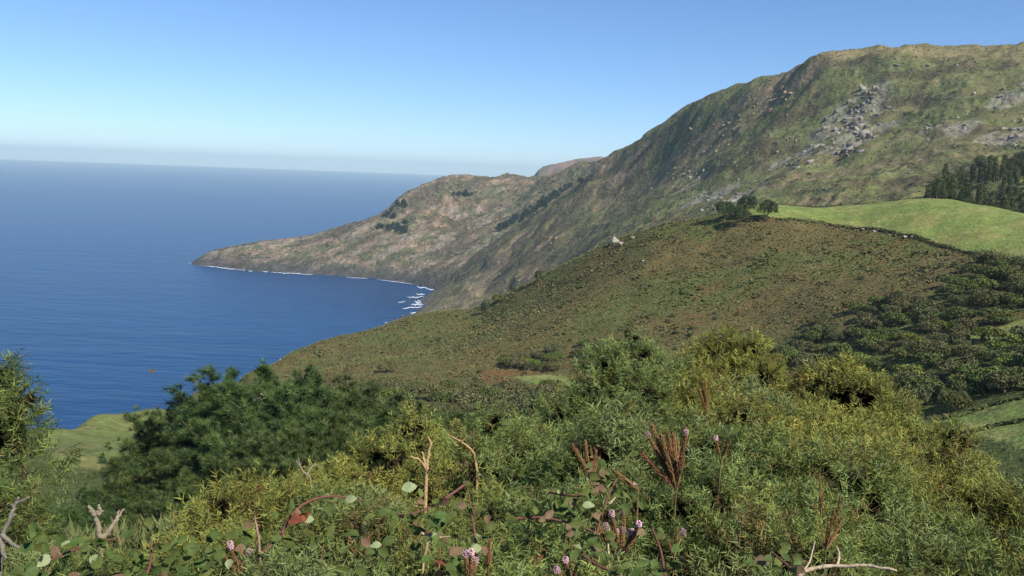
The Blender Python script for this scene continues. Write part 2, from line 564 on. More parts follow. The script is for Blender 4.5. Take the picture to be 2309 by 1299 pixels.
def polar_grid(H, az0, az1, na, ds):
    az = np.radians(np.linspace(az0, az1, na))
    A, D = np.meshgrid(az, ds, indexing='ij')
    X, Y = np.sin(A) * D, np.cos(A) * D
    Z = H(X, Y)
    nd = len(ds)
    i, j = np.meshgrid(np.arange(na - 1), np.arange(nd - 1), indexing='ij')
    F = np.stack([i * nd + j, (i + 1) * nd + j, (i + 1) * nd + j + 1, i * nd + j + 1], -1).reshape(-1, 4)
    return X, Y, Z, F


def slope_of(X, Y, Z):
    gx = np.gradient(Z, axis=1) / (np.hypot(np.gradient(X, axis=1), np.gradient(Y, axis=1)) + 1e-6)
    gy = np.gradient(Z, axis=0) / (np.hypot(np.gradient(X, axis=0), np.gradient(Y, axis=0)) + 1e-6)
    return np.hypot(gx, gy)


def mixc(a, b, t):
    t = np.asarray(t)[..., None]
    return a * (1 - t) + b * t


def blob_mask(X, Y, spots, H, soft=0.6):
    """soft plan-view patches, given as (px, py, radius m, stretch) seen on the surface H"""
    m = np.zeros_like(X)
    for (px, py, r) in spots:
        p = hit(px, py, H)
        if p is None:
            continue
        d = np.hypot(X - p[0], Y - p[1]) / r
        m = np.maximum(m, 1 - sstep(soft, 1.3, d))
    return m


M_MOUNT = mat("mountain_heath", attr='Col', rough=0.95, spec=0.1, noise=[(0.07, 0.72, 1.3, 6), (0.3, 0.62, 1.38, 8)], bump=[(0.15, 3.0, 0.9, 10)])
M_CLIFF = mat("cliff_heath", attr='Col', rough=0.95, spec=0.1, noise=[(0.05, 0.68, 1.3, 6), (0.2, 0.55, 1.45, 8)], bump=[(0.08, 7.0, 1.0, 10)])
M_HILL = mat("heather_ground", attr='Col', rough=0.95, spec=0.1, noise=[(0.12, 0.75, 1.25, 5), (1.1, 0.65, 1.35, 4)], bump=[(0.8, 0.6, 0.9, 5)])
M_PAST = mat("pasture_turf", attr='Col', rough=0.9, spec=0.15, noise=[(0.035, 0.82, 1.16, 5), (0.16, 0.74, 1.24, 6), (0.7, 0.6, 1.4, 8)], bump=[(0.8, 0.5, 1.0, 6)])

# ================================================================== MOUNTAIN
ds = np.linspace(640, 2300, 345)
X, Y, Z, F = polar_grid(HC, -9, 42, 450, ds)
SL = slope_of(X, Y, Z)
n1 = fbm(X / 70, Y / 70, 4, 101); n2 = fbm(X / 22, Y / 22, 4, 111); n3 = fbm(X / 8, Y / 8, 3, 121)
heath = np.array([0.104, 0.088, 0.047]); grassy = np.array([0.118, 0.130, 0.049]); green = np.array([0.088, 0.106, 0.042])
dry = np.array([0.175, 0.145, 0.072]); rockg = np.array([0.25, 0.225, 0.185]); rockp = np.array([0.25, 0.175, 0.115]); dark = np.array([0.052, 0.046, 0.026])
stripe = fbm((X * 0.79 - Y * 0.61) / 170, (X * 0.61 + Y * 0.79) / 20, 4, 133)          # streaks running down the slope
right = sstep(0.03, 0.24, np.arctan2(X, Y) + 0.05 * n1)                               # the camera-facing flank is grassier
c = mixc(np.broadcast_to(heath, X.shape + (3,)), green, sstep(-0.1, 0.6, n1 + 0.3 * n2) * (0.35 + 0.65 * right))
c = mixc(c, grassy, sstep(-0.45, 0.35, n2 * 0.6 + stripe * 0.7 + 0.5 * right - 0.2) * (0.25 + 0.7 * right))
c = mixc(c, heath * 1.1, sstep(0.15, 0.6, stripe + 0.4 * n2) * 0.6)
c = mixc(c, dark, sstep(0.4, 0.9, -stripe * 0.8 - 0.5 * n2 + 0.3 * n3) * 0.45)
azm = np.arctan2(X, Y); dist = np.hypot(X, Y)
# dry grass on the flat summit
bq = np.array([at(*q) for q in [(1780, 172, 1500)] + BRINK_C])
edge = np.interp(azm, np.arctan2(bq[:, 0], bq[:, 1]), np.hypot(bq[:, 0], bq[:, 1]), left=1700)
summit = sstep(-12, 25, dist - edge + 14 * n2) * sstep(0.285, 0.33, azm)
c = mixc(c, dry, summit * np.clip(0.65 + 0.25 * n2, 0, 1))
rk = blob_mask(X, Y, [(1930, 250, 45), (1960, 215, 30), (1950, 300, 45), (1900, 330, 45), (1880, 290, 30), (1790, 360, 40), (1570, 455, 30), (1620, 440, 30), (1680, 440, 26),
                      (2290, 300, 40), (2265, 230, 22), (2160, 290, 26), (2100, 300, 18), (1560, 420, 35)], HC)
pk = blob_mask(X, Y, [(1740, 230, 70), (1780, 190, 50), (1690, 260, 70), (1640, 290, 60), (1540, 370, 60), (1490, 400, 60), (1400, 400, 60), (1350, 380, 50), (1240, 540, 35), (1170, 545, 45), (1130, 590, 50),
                      (1100, 640, 60), (1180, 640, 45), (1050, 670, 50), (1000, 690, 40), (1340, 470, 30)], HC)
rm = sstep(0.15, 0.6, n2 * 0.8 + n3 * 0.7 + rk * 0.9 - 0.25) * np.clip(rk * 1.2, 0, 1)
pm = sstep(0.15, 0.6, n2 * 0.7 + stripe * 0.9 + pk * 0.8 - 0.35) * np.clip(pk * 1.1, 0, 1)
sparse = sstep(0.62, 0.85, n3 * 0.6 + stripe * 0.6 + n1 * 0.3) * 0.6
c = mixc(c, rockg, rm * 0.6)
c = mixc(c, rockp, np.maximum(pm * 0.65, sparse * 0.6))
shore = sstep(26, 4, Z + 6 * n2)
c = mixc(c, np.array([0.10, 0.085, 0.075]), shore * 0.9)
low = sstep(0.05, -0.08, azm) * 0 + sstep(150, 40, Z) * 0.45
c = mixc(c, np.array([0.20, 0.175, 0.10]), low * sstep(-0.4, 0.5, n2 + stripe))
mountain = obj("mountain", mesh_np("mountain", np.stack([X, Y, Z], -1).reshape(-1, 3), F, c.reshape(-1, 3), True, M_MOUNT), kind='structure')

# ================================================================== HEADLAND
ds = np.linspace(2060, 3700, 250)
X, Y, Z, F = polar_grid(HB, -24, 16, 340, ds)
SL = slope_of(X, Y, Z)
n1 = fbm(X / 80, Y / 80, 4, 201); n2 = fbm(X / 26, Y / 26, 4, 211); n3 = fbm(X / 10, Y / 10, 3, 221)
stripe = fbm((X * 0.6 - Y * 0.8) / 40, (X * 0.8 + Y * 0.6) / 120, 4, 233)
c = mixc(np.broadcast_to(np.array([0.128, 0.102, 0.060]), X.shape + (3,)), np.array([0.110, 0.112, 0.056]), sstep(-0.2, 0.6, n1))
orange = np.array([0.25, 0.165, 0.112]); grey = np.array([0.24, 0.21, 0.175])
az = np.degrees(np.arctan2(X, Y))
c = mixc(c, orange, sstep(0.1, 0.7, n2 + 0.7 * stripe + 0.25 * (az < -2)) * 0.6 * sstep(5, -4, az + 3 * n1))
c = mixc(c, grey, sstep(0.15, 0.75, n3 * 0.6 + stripe + 0.2 * n2) * 0.55 * sstep(4, -3, az))
c = mixc(c, np.array([0.052, 0.048, 0.05]), sstep(42, 10, Z + 10 * n2) * 0.9)
c = mixc(c, np.array([0.075, 0.075, 0.042]), sstep(0.35, 0.8, -n2 + 0.3 * n3) * 0.5)
c = mixc(c, np.array([0.060, 0.055, 0.046]), sstep(0.2, 0.7, -stripe - 0.3 * n3) * 0.55)
c = c * (0.88 + 0.16 * np.clip(n3, -1, 1))[..., None]
headland = obj("headland", mesh_np("headland", np.stack([X, Y, Z], -1).reshape(-1, 3), F, c.reshape(-1, 3), True, M_CLIFF), kind='structure')

# ---- the far pink ridge showing over the saddle
FAR = [(1100, 425, 5200), (1180, 404, 5250), (1205, 396, 5300), (1213, 384, 5300), (1225, 374, 5320), (1260, 366, 5350), (1310, 358, 5400), (1355, 354, 5450), (1420, 350, 5500), (1520, 350, 5500)]
tt = np.linspace(0, len(FAR) - 1, 110)
fp = np.array([at(*q) for q in FAR])
ridge = np.stack([np.interp(tt, np.arange(len(FAR)), fp[:, k]) for k in range(3)], -1)
rows = []
for k, (back, drop) in enumerate(((-420, 190), (-300, 130), (-200, 80), (-120, 45), (-60, 16), (-25, 4), (0, 0), (120, 6), (500, 90))):
    d = np.hypot(ridge[:, 0], ridge[:, 1])[:, None]
    p = ridge.copy(); p[:, :2] *= (d + back) / d; p[:, 2] -= drop
    p[:, 2] += fbm(p[:, 0] / 60, p[:, 1] / 60, 4, 301) * (5 + 3 * (k < 6))
    rows.append(p)
G = np.stack(rows, 1); na, nd = G.shape[:2]
i, j = np.meshgrid(np.arange(na - 1), np.arange(nd - 1), indexing='ij')
F = np.stack([i * nd + j, (i + 1) * nd + j, (i + 1) * nd + j + 1, i * nd + j + 1], -1).reshape(-1, 4)
cf = mixc(np.broadcast_to(np.array([0.19, 0.125, 0.10]), G.shape), np.array([0.10, 0.085, 0.06]), sstep(-0.3, 0.4, fbm(G[..., 0] / 70, G[..., 1] / 90, 4, 311)))
obj("distant_ridge", mesh_np("distant_ridge", G.reshape(-1, 3), F, cf.reshape(-1, 3), True, M_MOUNT), kind='structure')

# ================================================================== HEATHER HILL, VALLEY, BANK
def poly_on(H, pix):
    out = []
    for (px, py) in pix:
        p = hit(px, py, H)
        if p is None:
            p = at(px, py, 540)
        out.append((p[0], p[1]))
    return out


FIELD = [at(px, py, d)[:2] for (px, py, d) in [(1660, 474, 540), (1700, 466, 541), (1780, 465, 545), (1900, 465, 550), (2000, 458, 550), (2090, 451, 545), (2160, 457, 535), (2230, 467, 520), (2309, 481, 505), (2500, 501, 485), (2800, 545, 462)]]
FIELD += poly_on(HD_base, [(2800, 640), (2500, 620), (2309, 582), (2230, 572), (2150, 556), (2060, 536), (1960, 516), (1860, 503), (1760, 497), (1700, 492)])
FIELD_RIGHT = poly_on(HD_base, [(2185, 762), (2250, 735), (2309, 718), (2450, 700), (2450, 760), (2309, 756), (2260, 764)])
FIELD_LOW = poly_on(HD_base, [(2120, 945), (2220, 915), (2309, 896), (2500, 870), (2500, 1010), (2309, 1010), (2230, 990), (2160, 975)])
FIELD_CLEAR = poly_on(HD_base, [(1150, 852), (1220, 846), (1310, 855), (1340, 868), (1290, 876), (1200, 870)])
FIELD_SEA = [at(px, py, d)[:2] for (px, py, d) in ((110, 962, 268), (200, 945, 291), (320, 932, 316), (430, 903, 358))] + poly_on(HD_base, [(460, 930), (400, 1010), (320, 1050), (180, 1060), (110, 1050), (95, 985)])
BRACKEN = poly_on(HD_base, [(1080, 840), (1120, 830), (1210, 840), (1180, 858), (1090, 868)]), poly_on(HD_base, [(920, 905), (970, 890), (1010, 900), (980, 925), (930, 925)])

ds = np.concatenate([np.exp(np.linspace(math.log(1.1), math.log(120), 110)), np.linspace(122, 700, 230), np.linspace(706, 1150, 40)])
X, Y, Z, F = polar_grid(HD, -42, 42, 440, ds)
n1 = fbm(X / 45, Y / 45, 4, 401); n2 = fbm(X / 10, Y / 10, 4, 411); n3 = fbm(X / 3.5, Y / 3.5, 3, 421)
brown = np.array([0.100, 0.084, 0.033]); olive = np.array([0.084, 0.094, 0.030]); red = np.array([0.14, 0.078, 0.032]); dgreen = np.array([0.055, 0.075, 0.022])
dist = np.hypot(X, Y)
c = mixc(np.broadcast_to(brown, X.shape + (3,)), olive, sstep(-0.25, 0.35, n1 + 0.3 * n2))
c = mixc(c, red, sstep(0.5, 0.95, n2 + 0.5 * n3) * 0.5)
c = mixc(c, dgreen, sstep(330, 250, dist + 40 * n1) * 0.8)
gcol = np.array([0.142, 0.182, 0.046])
fm = in_poly(X, Y, FIELD) | in_poly(X, Y, FIELD_RIGHT) | in_poly(X, Y, FIELD_LOW)
fm2 = in_poly(X, Y, FIELD_CLEAR)
fm3 = in_poly(X, Y, FIELD_SEA)
c = mixc(c, np.array([0.15, 0.075, 0.032]), (in_poly(X, Y, BRACKEN[0]) | in_poly(X, Y, BRACKEN[1])) * 0.8)
gvar = mixc(np.broadcast_to(gcol, X.shape + (3,)), np.array([0.185, 0.190, 0.060]), sstep(-0.3, 0.7, n2 + 0.3 * n1))
c = mixc(c, gvar, (fm | fm2) * 1.0)
c = mixc(c, gvar * np.array([0.85, 0.8, 0.9]), fm3 * 1.0)
V = np.stack([X, Y, Z], -1).reshape(-1, 3); Cc = c.reshape(-1, 3)
fx, fy = V[F][:, :, 0].mean(1), V[F][:, :, 1].mean(1)


def sub_mesh(name, sel, material):
    f = F[sel]; u, inv = np.unique(f, return_inverse=True)
    return mesh_np(name, V[u], inv.reshape(-1, 4), Cc[u], True, material)


left_over = np.ones(len(F), bool)
for nm, poly in (("pasture", FIELD), ("pasture", FIELD_RIGHT), ("pasture", FIELD_LOW), ("clearing", FIELD_CLEAR), ("pasture", FIELD_SEA)):
    sel = in_poly(fx, fy, poly) & left_over
    left_over &= ~sel
    obj(nm, sub_mesh(nm, sel, M_PAST), kind='structure')
obj("hillside", sub_mesh("hillside", left_over, M_HILL), kind='structure')
print("terrain", time.time() - T0)

# ================================================================== HAZE
HAZE_Z = (min(float(np.array(o.bound_box)[:, 2].min()) for o in (mountain, headland, bpy.data.objects['hillside'])) - 1.0, 612.0)
print('haze', HAZE_Z, max(float(np.array(o.bound_box)[:, 2].max()) for o in (mountain, headland, bpy.data.objects['distant_ridge'])))


def build_haze():
    m = bpy.data.materials.new("haze_air"); m.use_nodes = True
    nt = m.node_tree; nt.nodes.clear()
    out = nt.nodes.new('ShaderNodeOutputMaterial'); v = nt.nodes.new('ShaderNodeVolumePrincipled')
    v.inputs['Color'].default_value = (0.66, 0.88, 1.0, 1)
    v.inputs['Density'].default_value = 4.3e-5
    v.inputs['Anisotropy'].default_value = 0.0
    nt.links.new(v.outputs[0], out.inputs['Volume'])
    B = 47000.0; z0, z1 = HAZE_Z
    V = np.array([[x, y, z] for z in (z0, z1) for y in (-B, B) for x in (-B, B)])
    F = np.array([[0, 2, 3, 1], [4, 5, 7, 6], [0, 1, 5, 4], [2, 6, 7, 3], [0, 4, 6, 2], [1, 3, 7, 5]])
    obj("haze", mesh_np("haze", V, F, material=m), kind='stuff')


build_haze()
# ================================================================== FOAM where the swell meets the rocks
M_FOAM = mat("sea_foam", (0.60, 0.66, 0.70), rough=0.6, noise=[(0.35, 0.8, 1.1, 4)])


def foam_patch(mb, px0, py0, px1, py1, wpx, seed):
    """a ragged streak of white water lying on the sea between two photograph points"""
    r = np.random.default_rng(seed)
    n = 26
    t = np.linspace(0, 1, n)
    off = 0.0
    top, bot = [], []
    for k in range(n):
        x = px0 + (px1 - px0) * t[k]; y = py0 + (py1 - py0) * t[k]
        wv = 0.7 * wpx * (math.sin(math.pi * (0.04 + 0.92 * t[k])) ** 0.6) * r.uniform(0.35, 0.9)
        off = 0.7 * off + r.normal(0, wpx * 0.12)
        top.append(at_sea(x, y - wv / 2 + off, 0.35)); bot.append(at_sea(x, y + wv / 2 + off, 0.35))
    V = np.array(top + bot); i = np.arange(n - 1)
    mb.add(V, np.stack([i + n, i + 1 + n, i + 1, i], -1), (0.8, 0.83, 0.85))


mb = MB()
for q in [(425, 594, 470, 596, 3, 1), (440, 597, 520, 606, 3, 2), (500, 604, 605, 613, 5, 3), (550, 609, 604, 611, 4, 4), (560, 606, 590, 609, 3, 5), (610, 613, 700, 619, 3, 6), (690, 617, 705, 619, 3, 7), (780, 625, 830, 628, 2, 8),
          (868, 727, 888, 729, 5, 9), (908, 696, 952, 692, 5, 10), (926, 687, 955, 688, 6, 11), (934, 680, 950, 679, 5, 12), (918, 671, 955, 669, 4, 13), (938, 664, 958, 663, 4, 14), (940, 646, 965, 651, 5, 15), (960, 650, 985, 656, 4, 16),
          (896, 682, 915, 680, 3, 17), (926, 706, 942, 703, 5, 18), (938, 683, 952, 684, 6, 19), (850, 630, 930, 641, 2, 20)]:
    foam_patch(mb, *q)
obj("surf", mb.mesh("surf", M_FOAM), kind='stuff', label="white surf breaking along the foot of the cliffs")

# ================================================================== ROCKS
M_ROCK = mat("grey_rock", (0.225, 0.205, 0.172), rough=0.9, vary=0.6, noise=[(0.3, 0.6, 1.25, 5)], bump=[(0.5, 0.8, 0.7, 5)])
M_ROCKP = mat("ochre_rock", (0.25, 0.18, 0.115), rough=0.9, vary=0.7, noise=[(0.3, 0.6, 1.25, 5)], bump=[(0.5, 0.8, 0.7, 5)])
M_ROCKD = mat("wet_rock", (0.075, 0.068, 0.062), rough=0.7, vary=0.5, noise=[(0.3, 0.6, 1.25, 5)])
M_STONE = mat("pale_boulder", (0.30, 0.27, 0.215), rough=0.9, vary=0.3, noise=[(0.8, 0.65, 1.2, 5)], bump=[(1.5, 0.3, 0.7, 5)])


def rock_mesh(name, seed, sub, material, squash=(1, 1, 0.8)):
    import bmesh
    bm = bmesh.new(); bmesh.ops.create_icosphere(bm, subdivisions=sub, radius=1.0)
    V = np.array([v.co[:] for v in bm.verts])
    r = np.random.default_rng(seed)
    for k in range(11):                                 # cleave with random planes
        nrm = r.normal(size=3); nrm /= np.linalg.norm(nrm); dd = r.uniform(0.3, 0.75)
        over = np.clip(V @ nrm - dd, 0, None); V -= over[:, None] * nrm
    V *= 1 + 0.12 * vnoise(V[:, 0] * 2.2 + seed, V[:, 1] * 2.2, V[:, 2] * 2.2, seed)[:, None]
    V *= np.array(squash)
    F = np.array([[v.index for v in f.verts] for f in bm.faces]); bm.free()
    return mesh_np(name, V, F, material=material)


ROCKS = [rock_mesh("rock", 10 + k, 2, M_ROCK, (1, 0.8, 0.9 + 0.2 * (k % 3))) for k in range(5)]
ROCKSP = [rock_mesh("rock", 30 + k, 2, M_ROCKP, (1, 0.7, 0.8 + 0.2 * (k % 3))) for k in range(4)]
ROCKSD = [rock_mesh("rock", 50 + k, 2, M_ROCKD, (1, 0.8, 0.5)) for k in range(3)]
rr = np.random.default_rng(5)


def rock_cluster(parent, H, px, py, sx, sy, n, smin, smax, meshes, sink=0.35, d0=600.0):
    for k in range(int(n * 1.5)):
        p = hit(px + rr.normal(0, sx), py + rr.normal(0, sy), H, d0)
        if p is None or p[2] < -5:
            continue
        s = rr.uniform(smin, smax) * rr.uniform(0.5, 1.0)
        o = obj("rock", meshes[rr.integers(len(meshes))], parent, (p[0], p[1], p[2] - 0.0 + s * (0.15 - sink)), None, (s * rr.uniform(0.8, 1.7), s * rr.uniform(0.6, 1.0), s * rr.uniform(0.5, 1.0)))
        o.rotation_euler = (rr.uniform(-0.5, 0.5), rr.uniform(-0.5, 0.5), rr.uniform(0, 6.3))


for q in [(1965, 212, 14, 12, 12, 4, 9), (1940, 245, 22, 14, 16, 4, 10), (1925, 285, 30, 18, 20, 4, 10), (1950, 300, 16, 14, 10, 5, 11), (1880, 275, 10, 12, 7, 4, 8), (1885, 335, 26, 10, 12, 4, 9), (1905, 335, 10, 8, 6, 5, 9),
          (1790, 365, 22, 14, 13, 3, 7), (1850, 335, 12, 6, 5, 3, 6), (1770, 320, 16, 10, 6, 3, 5), (2265, 225, 9, 9, 6, 4, 8), (2135, 218, 6, 5, 3, 3, 5), (2170, 282, 8, 8, 6, 4, 8), (2095, 293, 8, 6, 4, 4, 7), (2285, 305, 20, 16, 14, 3, 7),
          (2225, 325, 8, 6, 3, 3, 5), (1862, 427, 2, 2, 1, 4, 5), (2050, 387, 3, 2, 2, 3, 4), (1600, 455, 24, 10, 16, 3, 6), (1650, 447, 24, 8, 10, 3, 5), (1560, 405, 14, 16, 9, 3, 7), (1640, 330, 40, 40, 8, 3, 5), (2020, 345, 60, 40, 8, 2, 4), (1575, 430, 10, 16, 9, 3, 6),
          (2120, 140, 70, 5, 10, 3, 6), (2240, 190, 40, 20, 6, 3, 6), (1500, 470, 30, 20, 8, 2, 5)]:
    rock_cluster(mountain, HC, *q, ROCKS)
for q in [(1760, 215, 22, 14, 16, 5, 10), (1720, 240, 26, 14, 14, 5, 10), (1650, 275, 30, 18, 14, 5, 9), (1580, 320, 36, 22, 12, 5, 9), (1530, 375, 24, 18, 12, 5, 9), (1480, 400, 30, 20, 10, 4, 8), (1240, 540, 12, 18, 10, 4, 8), (1160, 560, 14, 16, 8, 4, 8),
          (1100, 640, 24, 24, 12, 4, 8), (1170, 640, 16, 18, 10, 4, 7), (1000, 690, 22, 8, 8, 4, 8), (1130, 600, 12, 16, 8, 4, 8), (1340, 440, 50, 40, 10, 4, 7)]:
    rock_cluster(mountain, HC, *q[:4], max(3, int(q[4] * 0.45)), q[5] * 0.8, q[6] * 0.85, ROCKSP)
for q in [(975, 668, 12, 6, 8, 4, 9), (950, 690, 5, 8, 5, 4, 8)]:
    rock_cluster(mountain, HC, *q, ROCKSD)
for q in [(448, 595, 10, 1, 9, 5, 9), (480, 597, 18, 2, 8, 5, 9), (540, 604, 30, 2, 8, 5, 10), (880, 628, 40, 3, 10, 5, 10), (780, 620, 50, 2, 8, 4, 8), (965, 645, 16, 3, 8, 5, 9)]:
    rock_cluster(headland, HB, *q, ROCKSD, d0=1900)
for q in [(950, 480, 30, 30, 12, 5, 10), (1010, 510, 30, 30, 12, 5, 10), (880, 560, 50, 25, 12, 5, 9), (1000, 420, 30, 14, 8, 5, 9), (700, 575, 50, 14, 8, 4, 8), (1060, 420, 20, 10, 6, 5, 8)]:
    rock_cluster(headland, HB, *q, ROCKSP, d0=1900)
for k, (px, py, w, h) in enumerate([(908, 716, 5, 9), (893, 722, 3, 4), (925, 712, 6, 10), (945, 662, 4, 3)]):          # stacks standing in the surf
    p = at_sea(px, py, 0.0)
    o = obj("sea_stack", ROCKSD[k % 3], None, (p[0], p[1], h * 0.25), rr.uniform(0, 6), (w * 1.3, w, h), label="dark rock stack standing in the surf below the cliff", category="rock", group="rock stacks in the surf")

# boulders on the heather hill
STONES = [rock_mesh("boulder", 80 + k, 3, M_STONE, (1, 0.8, 0.75)) for k in range(4)]


def boulder(px, py, wpx, tall, mi, label, group=None, dark=None):
    p = hit(px, py, HD_base, 100.0)
    d = math.hypot(p[0], p[1]); s = wpx * d / F_PX / 2
    o = obj("boulder", STONES[mi], None, (p[0], p[1], HD(p[0:1], p[1:2])[0] + s * tall * 0.3), rr.uniform(0, 6), (s, s * 0.9, s * tall), label=label, category="boulder")
    if group: o['group'] = group


boulder(1384, 552, 36, 1.25, 0, "big pale angular boulder on the crest of the heather hill")
boulder(1402, 553, 18, 1.0, 1, "small pale stone leaning beside the big crest boulder")
boulder(1425, 542, 14, 0.8, 2, "low flat pale stone just uphill of the crest boulder")
for (px, py, w) in [(1945, 522, 22), (1972, 525, 26), (2000, 528, 16), (2040, 540, 26), (2055, 541, 18), (1905, 513, 12), (1865, 508, 10), (1885, 511, 10), (2020, 533, 14)]:
    boulder(px, py, w * 0.55, 0.7, rr.integers(4), "pale field stone in the hedge bank below the upper pasture", "stones in the field bank")
for (px, py, w) in [(1450, 590, 12), (1335, 614, 9), (1355, 598, 10), (1648, 672, 9), (1380, 598, 7), (632, 812, 10)]:
    boulder(px, py, w, 0.7, rr.integers(4), "small pale stone lying in the brown heather", "stones in the heather")

# ================================================================== FOLIAGE PROTOTYPES
M_LEAF = mat("broad_leaf", attr='Col', rough=0.8, vary=0.5, spec=0.05)
M_PINE = mat("pine_needle", attr='Col', rough=0.6, vary=0.45, spec=0.25)
M_BARK = mat("bark", (0.12, 0.09, 0.065), rough=0.95, noise=[(6, 0.6, 1.3, 4)])
M_PALEBARK = mat("pale_bark", (0.30, 0.25, 0.19), rough=0.9, noise=[(3, 0.6, 1.2, 4)])


def leaf_cards(P, Nrm, size, col, r, jitter=0.9, aspect=0.55):
    """one bent diamond leaf spray per point"""
    n = len(P)
    D = Nrm + r.normal(0, jitter, (n, 3)); D /= np.linalg.norm(D, axis=1, keepdims=True)
    T = np.cross(D, r.normal(size=(n, 3))); T /= np.linalg.norm(T, axis=1, keepdims=True) + 1e-9
    B = np.cross(D, T)
    s = (size * r.uniform(0.6, 1.3, n))[:, None]
    V = np.stack([P - T * s * 0.5, P + B * s * aspect * 0.5 + D * s * 0.12, P + T * s * 0.6, P - B * s * aspect * 0.5 + D * s * 0.12], 1).reshape(-1, 3)
    k = np.arange(n)[:, None] * 4
    F = k + np.array([[0, 1, 2, 3]])
    C = np.repeat(col, 4, axis=0)
    return V, F, C


def shell_points(lobes, n, r, depth=0.3, zmin=-0.45):
    """points in the outer shell of a union of ellipsoid lobes (centre, radii)"""
    cen = np.array([l[0] for l in lobes], float); rad = np.array([l[1] for l in lobes], float)
    w = (rad[:, 0] * rad[:, 2]); k = r.choice(len(lobes), n * 3, p=w / w.sum())
    z = r.uniform(zmin, 1, n * 3); a = r.uniform(0, 2 * np.pi, n * 3); q = np.sqrt(1 - z * z)
    D = np.stack([q * np.cos(a), q * np.sin(a), z], -1)
    t = 1 - depth * r.random(n * 3) ** 1.5
    P = cen[k] + D * rad[k] * t[:, None]
    inside = np.zeros(len(P), bool)
    for j in range(len(lobes)):
        e = (((P - cen[j]) / rad[j]) ** 2).sum(1) < (1 - depth) ** 2
        inside |= e & (k != j)
    keep = np.where(~inside)[0][:n]
    N = D[keep] / rad[k[keep]]; N /= np.linalg.norm(N, axis=1, keepdims=True)
    return P[keep], N


def bushy_tree(seed, w, h, n, leaf, cols, name, trunk_h=0.8, lobes_n=9, flat=0.6, lean=(0, 0), material=None):
    """returns (trunk mesh, crown mesh): a lobed broad crown on a short forked trunk"""
    r = np.random.default_rng(seed)
    lobes = []
    for k in range(lobes_n):
        a = r.uniform(0, 2 * np.pi); q = math.sqrt(r.random()) * w * 0.36
        zz = trunk_h + (h - trunk_h) * (0.45 + 0.22 * r.random() - 0.3 * (q / (w * 0.5)) ** 2)
        rx = w * r.uniform(0.17, 0.27)
        lobes.append(((q * math.cos(a) + lean[0] * zz, q * math.sin(a) + lean[1] * zz, zz), (rx, rx, (h - trunk_h) * r.uniform(0.28, 0.4))))
    P, N = shell_points(lobes, n, r, 0.35)
    base = np.array(cols)[r.integers(0, len(cols), len(P))]
    base = base * r.uniform(0.75, 1.25, (len(P), 1))
    V, F, C = leaf_cards(P, N, leaf, base, r)
    crown = mesh_np(name + "_crown", V, F, C, False, material or M_LEAF)
    mb = MB()
    top = np.array([lean[0] * trunk_h, lean[1] * trunk_h, trunk_h])
    mb.tube([(0, 0, -0.8), tuple(top * 0.5), tuple(top)], [w * 0.032, w * 0.026, w * 0.022], 6)
    for (c0, rad) in lobes[:6]:
        mb.tube([top * 0.9, (top + np.array(c0)) / 2 + r.normal(0, 0.1, 3), np.array(c0) * np.array([1, 1, 1])], [w * 0.018, w * 0.011, w * 0.004], 5)
    return mb.mesh(name + "_trunk", M_BARK, True), crown


